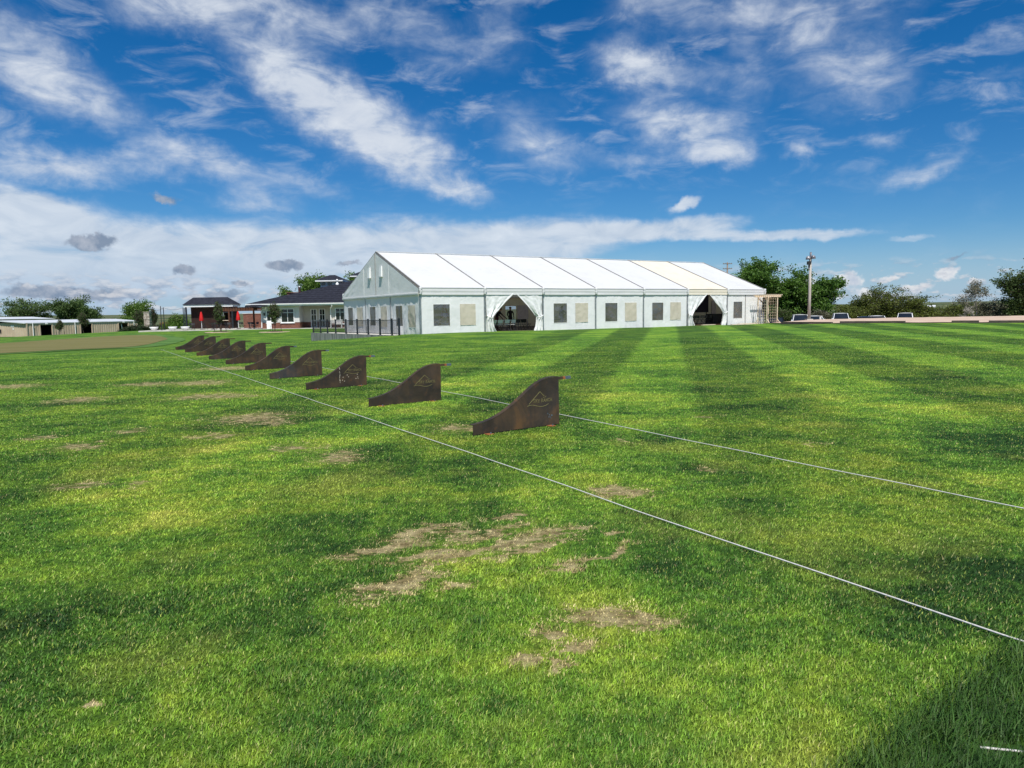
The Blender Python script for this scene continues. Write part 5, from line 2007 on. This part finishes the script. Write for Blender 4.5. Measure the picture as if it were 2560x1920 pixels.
# timbers along the lawn edge
for i, (a, c, lb) in enumerate([((22.9, 60.8), (25.3, 56.6), 'dark timber edging nearest the arbour'), ((25.7, 56.1), (29.2, 53.2), 'long dark timber edging below the white cars'), ((31.6, 51.5), (32.9, 50.5), 'short dark timber edging before the pink gravel'), ((33.4, 50.2), (35.0, 48.95), 'dark timber edging farthest right'), ((36.2, 48.2), (42.0, 45.2), 'pale concrete kerb at the right end of the lawn edge')]):
    a, c = Vector((*a, 0)), Vector((*c, 0))
    za, zc = gz(a.x, a.y), gz(c.x, c.y)
    b = MB()
    d = c - a
    b.box(0, d.length, -.11, .11, -.05, .17)
    o = b.build('edging_timber' if i < 4 else 'kerb', M['old_timber'] if i < 4 else M['concrete'])
    o.location = (a.x, a.y, (za + zc) / 2)
    o.rotation_euler = (0, 0, math.atan2(d.y, d.x))
    tag(o, lb, 'timber' if i < 4 else 'kerb', 'edging along the lawn')

# ------------------------------------------------------------------ light pole, power pole
lp = tag(empty('light_pole', (29.85, 72, gz(29.85, 72) - .1)), 'tall weathered wooden light pole with floodlights', 'light pole')
b = MB()
b.tube([(0, 0, 0), (0, 0, 3), (0, 0, 6.3)], [.16, .14, .115], 10)
b.build('pole', M['pole'], lp, True)
b = MB()
b.tube([(.02, 0, 6.25), (.02, 0, 6.95)], .10, 10)
b.build('top_sleeve', M['lamp_grey'], lp, True)
for (dx, dz) in ((-.28, 6.35), (.22, 6.42)):
    b = MB()
    b.lathe([(.06, .22), (.20, .12), (.24, -.10), (.22, -.12)], 12, (dx, -.12, dz))
    b.build('floodlight', M['lamp_grey'], lp, True)
b = MB()
b.box(-.34, -.04, -.30, .05, 5.72, 6.06)
b.build('speaker_box', M['dark_plastic'], lp)
b = MB()
b.bar((-.3, -.05, 6.45), (.26, -.05, 6.45), .06)
b.build('cross_arm', M['lamp_grey'], lp)
b = MB()
b.tube([(-.2, -.1, 5.7), (-.22, -.1, 5.35), (-.02, -.05, 5.2)], .05, 6)
b.build('conduit', M['lamp_grey'], lp)
b = MB()
b.box(-.3, .3, -.3, .3, 0, .35)
b.build('footing', M['concrete'], lp)
ub = tag(empty('utility_box', (31.5, 73.2, gz(31.5, 73.2))), 'pale upright utility box right of the light pole', 'utility box')
b = MB()
b.box(-.09, .09, -.07, .07, 0, .62)
b.build('cabinet', M['white_stucco'], ub)
b = MB()
b.box(-.11, .11, -.09, .09, .622, .66)
b.build('lid', M['white_stucco'], ub)
pp_ = tag(empty('power_pole', (45, 150, gz(45, 150))), 'wooden power pole with two crossarms behind the tent roof', 'utility pole')
H_ = 11.3 - gz(45, 150)
b = MB()
b.tube([(0, 0, 0), (0, 0, H_)], [.2, .13], 8)
b.build('pole', M['dark_pole'], pp_, True)
for dz, w in ((.28, .95), (1.3, .95)):
    b = MB()
    b.box(-w, w, -.16, -.06, H_ - dz - .09, H_ - dz + .05)
    arm = b.build('cross_arm', M['dark_pole'], pp_)
    for s in (-.85, -.35, .35, .85):
        b = MB()
        b.lathe([(.05, 0), (.06, .08), (.03, .15)], 8, (s, -.11, H_ - dz + .05))
        b.build('insulator', M['lamp_grey'], arm)


# ------------------------------------------------------------------ cars
def car(x, y, rz, label, paint, style='suv', name='parked_car'):
    z = gz(x, y) + .05
    c = tag(empty(name, (x, y, z), rz), label, 'car' if style != 'van' else 'van', 'vehicles in the car park behind the gravel')
    H0 = {'suv': (1.0, 1.74), 'sedan': (.92, 1.46), 'van': (1.1, 1.98)}[style]
    Lc = {'suv': 4.7, 'sedan': 4.7, 'van': 5.4}[style]
    h = Lc / 2
    hw = .92
    # body: cross sections along x
    sec = []
    for t, top in ((-h, .55), (-h + .12, .82), (-h + .5, H0[0] - .06), (-h * .45, H0[0]), (h * .5, H0[0]), (h - .3, H0[0] - .02), (h - .06, .85), (h, .5)):
        sec.append((t, top))
    V, F = [], []
    for t, top in sec:
        inset = .10 if abs(t) > h - .2 else 0
        for (yy, zz_) in ((-hw + inset, .30), (-hw + inset, top * .72), (-hw + inset + .07, top), (hw - inset - .07, top), (hw - inset, top * .72), (hw - inset, .30)):
            V.append((t, yy, zz_))
    m = 6
    for i in range(len(sec) - 1):
        for q in range(m):
            F.append((i * m + q, i * m + (q + 1) % m, (i + 1) * m + (q + 1) % m, (i + 1) * m + q))
    F.append(tuple(range(m))[::-1])
    F.append(tuple((len(sec) - 1) * m + q for q in range(m)))
    body = mesh_obj('body', V, F, M[paint], c)
    # greenhouse glass and roof
    fx0, fx1, rx0, rx1 = {'suv': (-h * .48, -h * .22, h * .96, h * .82), 'sedan': (-h * .40, -h * .08, h * .80, h * .42), 'van': (-h * .62, -h * .36, h * .98, h * .92)}[style]
    zb, zt = H0[0] - .01, H0[1] - .07
    tw_ = hw - .22
    bw_ = hw - .08
    b = MB()
    b.add([(fx0, -bw_, zb), (rx0, -bw_, zb), (rx0, bw_, zb), (fx0, bw_, zb), (fx1, -tw_, zt), (rx1, -tw_, zt), (rx1, tw_, zt), (fx1, tw_, zt)],
          [(3, 2, 1, 0), (4, 5, 6, 7), (0, 1, 5, 4), (1, 2, 6, 5), (2, 3, 7, 6), (3, 0, 4, 7)])
    b.build('windows', M['car_glass'], c)
    b = MB()
    V, F = grid(8, 6, lambda u, v: (fx1 - .05 + (rx1 - fx1 + .12) * u, -tw_ - .03 + (2 * tw_ + .06) * v, zt + .004 + .07 * math.sin(math.pi * u) ** .5 * math.sin(math.pi * v) ** .5))
    b.add(V, F)
    b.build('roof', M[paint], c, True)
    for s in (-1, 1):
        for (xa, xb) in ((fx0, fx1), (rx0, rx1)) + (((fx0 + rx0) / 2, (fx1 + rx1) / 2),) + ((((rx0 * .62), rx1 * .62),) if style != 'sedan' else ()):
            b = MB()
            b.bar((xa, s * (bw_ + .005), zb), (xb, s * (tw_ + .005), zt), .10, .05, up=(0, 1, 0))
            b.build('pillar', M[paint], c)
        b = MB()
        b.box(fx0 + .18, fx0 + .34, s * (hw + .02) - .10, s * (hw + .02) + .10, zb - .02, zb + .14)
        b.build('mirror', M[paint], c)
    for s in (-1, 1):
        for xx in (-h + .85, h - .85):
            b = MB()
            n = 16
            V, F = [], []
            for yy in (s * hw - s * .2, s * (hw + .01)):
                for q in range(n):
                    a = 2 * math.pi * q / n
                    V.append((xx + .34 * math.cos(a), yy, .34 + .34 * math.sin(a)))
            for q in range(n):
                F.append((q, (q + 1) % n, n + (q + 1) % n, n + q))
            F += [tuple(range(n)), tuple(range(2 * n - 1, n - 1, -1))]
            b.add(V, F)
            wh = b.build('wheel', M['tyre'], c)
            b = MB()
            V = [(xx + .2 * math.cos(2 * math.pi * q / n), s * (hw + .016), .34 + .2 * math.sin(2 * math.pi * q / n)) for q in range(n)]
            b.add(V, [tuple(range(n))])
            b.build('rim', M['alu'], wh)
        b = MB()
        b.box(-h - .012, -h + .05, s * .62 - .16, s * .62 + .16, .62, .78)
        b.build('headlight', M['white_paint'], c)
        b = MB()
        b.box(h - .05, h + .012, s * .68 - .10, s * .68 + .10, .70, .95)
        b.build('tail_light', M['red_cloth'], c)
    return c


car(31.7, 86.0, 1.15, 'dark car showing just right of the arbour', 'car_dark', 'sedan')
car(34.2, 85.0, 1.25, 'white sport utility car left of the light pole base', 'car_white', 'suv')
car(37.0, 87.5, 1.35, 'white car half hidden right of the light pole', 'car_white', 'sedan')
car(39.9, 87.0, 1.2, 'tall white sport utility car behind the gravel', 'car_white', 'suv')
car(40.9, 83.0, 1.2, 'dark car parked before the tall white one', 'car_dark', 'sedan')
car(43.8, 86.0, 1.3, 'white car with only its roof above the gravel', 'car_white', 'sedan')
car(48.0, 87.5, 1.05, 'white van at the right end of the car park', 'car_white', 'van', 'parked_van')

# far buildings on the plain
for i, (a, r_, w, h, lb) in enumerate([(30.3, 1500, 6, 3, 'white far building on the plain, left of two'), (32.9, 1700, 5, 3, 'white far building on the plain, right of two'), (-29.3, 900, 6, 4, 'pale far building beyond the shed trees'), (-28.2, 950, 8, 4, 'blue grey far roof beyond the shed trees')]):
    x, y = r_ * math.sin(R(a)), r_ * math.cos(R(a))
    o = tag(empty('far_building', (x, y, gz(x, y) - 1), R(-a)), lb, 'building', 'far buildings on the plain')
    b = MB()
    b.box(-w, w, -6, 6, 0, h)
    b.build('wall', M['white_stucco'], o)
    b = MB()
    b.add([(-w - .5, -6.5, h), (w + .5, -6.5, h), (w + .5, 0, h + 3), (-w - .5, 0, h + 3), (w + .5, 6.5, h), (-w - .5, 6.5, h)], [(0, 1, 2, 3), (3, 2, 4, 5)])
    b.build('roof', M['white_roof'], o)


# ------------------------------------------------------------------ inside the tent: chairs, tables, boards
fc0 = empty('folding_chair')
chair_parts(fc0, M['chair_white'], M['black_metal'], .80)
fd0 = empty('folding_chair')
chair_parts(fd0, M['dark_plastic'], M['black_metal'], .82)
used = {}


def put_chair(proto, x, y, rot, label, grp):
    c = copy_tree(proto) if used.get(proto.name) else proto
    used[proto.name] = True
    c.location = tw(x, y, 0)
    c.rotation_euler = (0, 0, .565 + rot)
    tag(c, label, 'chair', grp)


G1 = 'folding chairs inside the first doorway'
for i in range(4):
    put_chair(fc0, 6.35 + i * .56, 1.25 + .05 * (i % 2), math.pi + .06 * (i - 1), ['leftmost white folding chair in the first doorway', 'second white folding chair from the left in the first doorway', 'third white folding chair from the left in the first doorway', 'fourth white folding chair from the left, turned a little'][i], G1)
for i, (x, y, r_) in enumerate([(8.75, 1.5, 2.4), (9.2, 1.2, 1.9), (9.6, 1.5, 1.6)]):
    put_chair(fd0, x, y, r_, ['dark folding chair beside the white chairs', 'middle dark folding chair in the first doorway', 'rightmost dark folding chair in the first doorway'][i], G1)
G2 = 'folding chairs inside the second doorway'
for i in range(5):
    put_chair(fd0, 26.9 + i * .50, 1.2 + .06 * (i % 2), math.pi + .1 * (i - 2), ['leftmost dark chair in the second doorway', 'second dark chair from the left in the second doorway', 'third dark chair from the left in the second doorway', 'fourth dark chair from the left in the second doorway', 'dark chair next to the black table in the second doorway'][i], G2)


def table(name, x, y, w, d, h, mat, label, rot=0, cloth=False):
    t = tag(empty(name, tw(x, y, 0), .565 + rot), label, 'table', 'tables inside the tent')
    b = MB()
    b.box(-w / 2, w / 2, -d / 2, d / 2, h - .04, h)
    b.build('tabletop', M[mat], t)
    if cloth:
        V, F = grid(60, 6, lambda u, v: cloth_pt(u, v, w, d, h))
        mesh_obj('cloth_skirt', V, F, M[mat], t, True)
    else:
        for sx in (-w / 2 + .08, w / 2 - .08):
            for sy in (-d / 2 + .08, d / 2 - .08):
                b = MB()
                b.tube([(sx, sy, 0), (sx, sy, h - .04)], .018, 5)
                b.build('leg', M['black_metal'], t)


def cloth_pt(u, v, w, d, h):
    pr = u * 2 * (w + d)
    fl = .02 * math.sin(u * 130) * v
    if pr < w:
        return (-w / 2 + pr, -d / 2 - .01 - fl - .03 * v, h - .01 - v * (h - .03))
    pr -= w
    if pr < d:
        return (w / 2 + .01 + fl + .03 * v, -d / 2 + pr, h - .01 - v * (h - .03))
    pr -= d
    if pr < w:
        return (w / 2 - pr, d / 2 + .01 + fl + .03 * v, h - .01 - v * (h - .03))
    pr -= w
    return (-w / 2 - .01 - fl - .03 * v, d / 2 - pr, h - .01 - v * (h - .03))


table('long_table', 8.0, 2.3, 2.4, .75, .74, 'chair_white', 'pale table behind the white folding chairs')
table('cloth_table', 30.1, 1.4, 1.7, .8, .92, 'black_cloth', 'table with a black cloth at the second doorway', cloth=True)
table('long_table', 14.0, 3.0, 2.4, .75, .74, 'brown_wood', 'brown table behind the third bay window')
table('long_table', 18.6, 2.4, 2.4, .75, .74, 'wood', 'wooden table behind the fourth bay window')
table('long_table', 2.9, 2.2, 1.8, .75, .74, 'wood', 'wooden table behind the first bay window')
nb_ = tag(empty('navy_banner', tw(33.7, 6.0, 0), .565 + .0), 'large navy screen hanging inside the second doorway', 'screen')
b = MB()
b.box(-3.0, .5, -.03, .03, 1.05, 2.75)
b.build('panel', M['navy'], nb_)
for x in (-2.8, .3):
    b = MB()
    b.box(x - .03, x + .03, .035, .09, 0, 2.7)
    b.build('leg', M['black_metal'], nb_)
for (x, y, w, h, lb, z0) in [(16.9, 13.2, 1.2, 2.0, 'pale display board seen through the first doorway', .7), (34.55, 5.6, .55, 2.2, 'white board seen through the second doorway', .25)]:
    o = tag(empty('display_board', tw(x, y, 0), .565), lb, 'board')
    b = MB()
    b.box(-w / 2, w / 2, -.03, .03, z0, h)
    b.build('board', M['whiteboard'], o)
    for s in (-1, 1):
        b = MB()
        b.box(s * w * .45 - .03, s * w * .45 + .03, .035, .08, 0, h - .05)
        b.build('stand', M['alu'], o)
# leaning step ladder in the first window
ld = tag(empty('step_ladder', tw(3.7, 3.6, 0), .565 + .9), 'orange step ladder behind the first clear window', 'ladder')
for s in (-1, 1):
    b = MB()
    b.bar((s * .28, -.5, 0), (s * .16, 0, 2.0), .04, .07)
    b.build('rail', M['orange_rust'], ld)
    b = MB()
    b.bar((s * .28, .55, 0), (s * .16, .04, 1.98), .04, .05)
    b.build('rear_rail', M['orange_rust'], ld)
for i in range(6):
    t = (i + 1) / 7
    b = MB()
    b.box(-.28 + .12 * t, .28 - .12 * t, -.5 + .5 * t - .04, -.5 + .5 * t + .04, 2 * t, 2 * t + .03)
    b.build('step', M['alu'], ld)


# ------------------------------------------------------------------ people
def person(loc, rz, label, pose, top, legs):
    """skin-modifier figure; joints in metres, facing local -y"""
    J = {'pelvis': (0, 0, .95), 'waist': (0, 0, 1.10), 'chest': (0, 0, 1.32), 'neck': (0, 0, 1.50), 'head0': (0, -.01, 1.58), 'head': (0, -.02, 1.66), 'crown': (0, -.015, 1.74),
         'lsh': (.19, 0, 1.42), 'lel': (.26, .03, 1.14), 'lwr': (.24, -.12, .92), 'lha': (.24, -.15, .85),
         'rsh': (-.19, 0, 1.42), 'rel': (-.26, .03, 1.14), 'rwr': (-.24, -.12, .92), 'rha': (-.24, -.15, .85),
         'lhip': (.10, 0, .90), 'lkn': (.11, -.02, .50), 'lan': (.11, .02, .08), 'lto': (.13, -.14, .035),
         'rhip': (-.10, 0, .90), 'rkn': (-.11, -.02, .50), 'ran': (-.11, .02, .08), 'rto': (-.13, -.14, .035)}
    J.update(pose)
    rad = {'pelvis': .150, 'waist': .135, 'chest': .165, 'neck': .055, 'head0': .075, 'head': .098, 'crown': .068, 'lsh': .068, 'lel': .047, 'lwr': .032, 'lha': .036, 'rsh': .068, 'rel': .047, 'rwr': .032, 'rha': .036,
           'lhip': .098, 'lkn': .066, 'lan': .045, 'lto': .036, 'rhip': .098, 'rkn': .066, 'ran': .045, 'rto': .036}
    E_ = [('pelvis', 'waist'), ('waist', 'chest'), ('chest', 'neck'), ('neck', 'head0'), ('head0', 'head'), ('head', 'crown')]
    for s in 'lr':
        E_ += [('chest', s + 'sh'), (s + 'sh', s + 'el'), (s + 'el', s + 'wr'), (s + 'wr', s + 'ha'), ('pelvis', s + 'hip'), (s + 'hip', s + 'kn'), (s + 'kn', s + 'an'), (s + 'an', s + 'to')]
    names = list(J)
    V = [list(J[n]) for n in names]
    Rr = [rad[n] for n in names]
    E_ = [(names.index(a), names.index(b_)) for a, b_ in E_]
    for s in 'lr':
        h = Vector(J[s + 'ha'])
        d = (h - Vector(J[s + 'wr'])).normalized()
        side = d.cross(Vector((0, 1, 0)))
        side = side.normalized() if side.length > .1 else Vector((1, 0, 0))
        hi = names.index(s + 'ha')
        for q, ln in ((-1.5, .065), (-.5, .08), (.5, .075), (1.5, .055)):
            a = h + side * q * .017 + d * .04
            c_ = a + d * ln * .6 + Vector((0, -.012, 0))
            V += [list(a), list(c_)]
            Rr += [.009, .008]
            E_ += [(hi, len(V) - 2), (len(V) - 2, len(V) - 1)]
        a = h - side * .04 + d * .005
        c_ = a - side * .02 + d * .035
        V += [list(a), list(c_)]
        Rr += [.010, .009]
        E_ += [(hi, len(V) - 2), (len(V) - 2, len(V) - 1)]
    me = bpy.data.meshes.new('body')
    me.from_pydata(V, E_, [])
    root = tag(empty('person', loc, rz), label, 'person')
    o = link(bpy.data.objects.new('body', me), root)
    md = o.modifiers.new('skin', 'SKIN')
    md.use_smooth_shade = True
    lay = me.skin_vertices[0].data if me.skin_vertices else None
    if lay is None:
        bm = bmesh.new()
        bm.from_mesh(me)
        bm.verts.layers.skin.verify()
        bm.to_mesh(me)
        bm.free()
        lay = me.skin_vertices[0].data
    for i, r_ in enumerate(Rr):
        lay[i].radius = (r_, r_ * (.72 if names[i:i + 1] and i < len(names) and names[i] in ('chest', 'waist', 'pelvis') else 1))
        lay[i].use_root = (i == 0)
    sb = o.modifiers.new('sub', 'SUBSURF')
    sb.levels = sb.render_levels = 1
    me.materials.append(cloth_mat('clothes_' + label[:12], top, legs, V[0][2] + .06, J['neck'][2] + .02))
    hd = Vector(J['head'])
    b = MB()
    V2, F2 = [], []
    for i in range(7):
        ph = i / 6 * 1.75
        for q in range(12):
            a = 2 * math.pi * q / 12
            V2.append((hd.x + .108 * math.sin(ph) * math.cos(a), hd.y + .022 + .112 * math.sin(ph) * math.sin(a), hd.z + .022 + .112 * math.cos(ph)))
    for i in range(6):
        for q in range(12):
            F2.append((i * 12 + q, (i + 1) * 12 + q, (i + 1) * 12 + (q + 1) % 12, i * 12 + (q + 1) % 12))
    b.add(V2, F2)
    b.build('hair', M['hair'], root, True)
    b = MB()
    b.lathe([(.012, -.02), (.018, 0), (.006, .03)], 6, (hd.x, hd.y - .10, hd.z - .005))
    b.build('nose', M['skin'], root)
    return root


DK = (.012, .012, .016)
person(tw(8.05, 3.4, 0), .565 + .35, 'person in dark clothes bending over a table in the first doorway',
       {'chest': (.10, -.12, 1.26), 'neck': (.15, -.20, 1.42), 'head0': (.17, -.23, 1.49), 'head': (.18, -.26, 1.56), 'crown': (.19, -.28, 1.63), 'lsh': (.30, -.12, 1.32), 'rsh': (-.08, -.14, 1.34),
        'lel': (.44, -.26, 1.10), 'lwr': (.60, -.38, .94), 'lha': (.66, -.42, .88), 'rel': (-.10, -.34, 1.12), 'rwr': (.02, -.48, .92), 'rha': (.05, -.52, .86)}, DK, (.05, .012, .012))
person(tw(9.35, 3.5, 0), .565 - .2, 'person in black standing with head bowed in the first doorway',
       {'head': (-.02, -.06, 1.65), 'crown': (-.03, -.07, 1.72), 'lel': (.27, .0, 1.14), 'lwr': (.25, -.10, .90), 'lha': (.24, -.12, .83), 'rel': (-.24, .02, 1.13), 'rwr': (-.18, -.16, .95), 'rha': (-.16, -.2, .88)}, DK, DK)
person(tw(15.0, 4.4, 0), .565 + math.pi + .2, 'person with hands on hips behind the third bay window',
       {'lel': (.42, .10, 1.16), 'lwr': (.22, -.05, 1.02), 'lha': (.17, -.08, 1.0), 'rel': (-.42, .10, 1.16), 'rwr': (-.22, -.05, 1.02), 'rha': (-.17, -.08, 1.0)}, DK, (.02, .022, .03))
person(tw(34.25, -.55, .54), .565 + math.pi * .9, 'person in dark clothes on a step stool reaching up inside the arbour',
       {'lsh': (.19, -.02, 1.45), 'lel': (.32, -.18, 1.62), 'lwr': (.30, -.30, 1.82), 'lha': (.29, -.32, 1.89), 'rel': (-.34, -.12, 1.52), 'rwr': (-.42, -.26, 1.70), 'rha': (-.43, -.29, 1.77)}, (.010, .011, .014), (.012, .014, .020))


# ------------------------------------------------------------------ grass blades in the foreground
def make_grass():
    rng = np.random.default_rng(77)
    N = 1000000
    r0, r1 = 1.75, 52.0
    p = .30
    r_ = (r0 ** p + rng.uniform(size=N) * (r1 ** p - r0 ** p)) ** (1 / p)
    th = rng.uniform(-R(41), R(41), N)
    n2 = 190000       # sparser turf to the sides and at the photographer's feet
    r2 = np.sqrt(rng.uniform(.3 ** 2, 9.0 ** 2, n2))
    t2 = rng.uniform(-R(100), R(100), n2)
    ok = (np.abs(t2) > R(40)) | (r2 < 1.8)
    r_, th = np.r_[r_, r2[ok]], np.r_[th, t2[ok]]
    N = len(r_)
    x, y = r_ * np.sin(th), r_ * np.cos(th)
    keep = np.ones(N, bool)
    # thin and short on the dead patches
    bare = np.zeros(N)
    for (bx, by, a, b_, an) in BARE:
        c, s = math.cos(R(an)), math.sin(R(an))
        u = ((x - bx) * c + (y - by) * s) / (a * 1.25)
        v = (-(x - bx) * s + (y - by) * c) / (b_ * 1.25)
        bare = np.maximum(bare, np.clip(1.25 - np.hypot(u, v), 0, 1))
    keep &= rng.uniform(size=N) > bare * .55
    keep &= rng.uniform(size=N) > np.clip((r_ - 26) / 26, 0, 1)
    keep &= np.hypot(x + 6.06 - 17 * .844, y - 48.13 - 17 * .535) > 19
    keep &= ~((x < -22) & (y > 30))
    x, y, r_, bare = x[keep], y[keep], r_[keep], bare[keep]
    n = len(x)
    # tuft structure
    tf = np.sin(x * 21 + 3 * np.sin(y * 9)) * np.sin(y * 23 + 2 * np.sin(x * 13)) * .5 + .5
    # long rough grass in the corner
    edge = (y - 2.30) - (x - 1.06) * .72
    long_ = np.clip(-edge / .12 + .5 + rng.normal(size=n) * .35, 0, 1) * (r_ < 9) * (x > .8) * (y > .2)
    hgt = (.0055 + .0095 * rng.uniform(size=n) + .0065 * tf) * (1 - .6 * bare)
    hgt *= 1 + long_ * rng.uniform(1.2, 4.2, n)
    hgt[(np.abs(y - (2.43 - (x - 1.66) * .16)) < .06) & (x > 1.6)] *= .3
    cl = np.zeros(n)
    for _ in range(110):
        rr_, tt = rng.uniform(2.2, 10), rng.uniform(-.75, .75)
        cx_, cy_, w_ = rr_ * math.sin(tt), rr_ * math.cos(tt), rng.uniform(.04, .13)
        cl = np.maximum(cl, np.exp(-((x - cx_) ** 2 + (y - cy_) ** 2 * .6) / (w_ * w_)))
    hgt *= 1 + 1.3 * cl * rng.uniform(.3, 1, n)
    tall = rng.uniform(size=n) > .985
    hgt[tall] *= 1.8
    wid = .0016 * (np.maximum(r_, 2.) / 2.4) ** .78 * np.where(np.abs(np.arctan2(x, y)) > R(40), 1.6, 1) * rng.uniform(.7, 1.4, n)
    az_ = rng.uniform(0, 2 * math.pi, n)
    lean = rng.uniform(.25, 1.25, n)
    # mower lay direction, changing in broad swathes
    lay = .6 * np.sin(x * .7 + y * .35)
    dx = np.cos(az_) * lean + .35 * np.cos(lay)
    dy = np.sin(az_) * lean + .2 * np.sin(lay)
    z = hz(x, y)
    root = np.c_[x, y, z]
    ta = az_ + math.pi / 2 + rng.normal(size=n) * .5
    side = np.c_[np.cos(ta), np.sin(ta), np.zeros(n)] * wid[:, None]
    tip = root + np.c_[dx * hgt, dy * hgt, hgt]
    mid = root + np.c_[dx * hgt * .30, dy * hgt * .30, hgt * .62]
    var = np.clip(rng.normal(.5, .26, n) + .12 * (tf - .5), 0, 1)
    straw = (rng.uniform(size=n) > .88) * rng.uniform(.4, 1, n)
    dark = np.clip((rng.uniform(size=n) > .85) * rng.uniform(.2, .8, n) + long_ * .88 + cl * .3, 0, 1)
    near = r_ < 4.6
    out = []
    for msk, k_ in ((near, 5), (~near, 3)):
        m = msk.sum()
        if k_ == 5:
            V = np.stack([root[msk] - side[msk], root[msk] + side[msk], mid[msk] + side[msk] * .75, mid[msk] - side[msk] * .75, tip[msk]], 1)
            i_ = np.arange(m)[:, None] * 5
            F = np.concatenate([i_ + [0, 1, 2], i_ + [0, 2, 3], i_ + [3, 2, 4]], 1).reshape(-1, 3)
        else:
            V = np.stack([root[msk] - side[msk], root[msk] + side[msk], tip[msk]], 1)
            F = np.arange(m * 3).reshape(-1, 3)
        out.append((V.reshape(-1, 3), F, np.repeat(root[msk], k_, 0), np.repeat(np.c_[var, straw, dark][msk], k_, 0)))
    nv = len(out[0][0])
    V = np.concatenate([out[0][0], out[1][0]])
    F = np.concatenate([out[0][1], out[1][1] + nv]).astype(np.int32)
    me = np_mesh('grass', V, F)
    for nm, arr in (('root', np.concatenate([out[0][2], out[1][2]])), ('var', np.concatenate([out[0][3], out[1][3]]))):
        a = me.attributes.new(nm, 'FLOAT_VECTOR', 'POINT')
        a.data.foreach_set('vector', arr.astype(np.float32).ravel())
    me.materials.append(M['blade'])
    o = link(bpy.data.objects.new('grass', me))
    tag(o, 'short mown green turf blades of the foreground lawn', 'grass')
    kind(o, 'stuff')


make_grass()
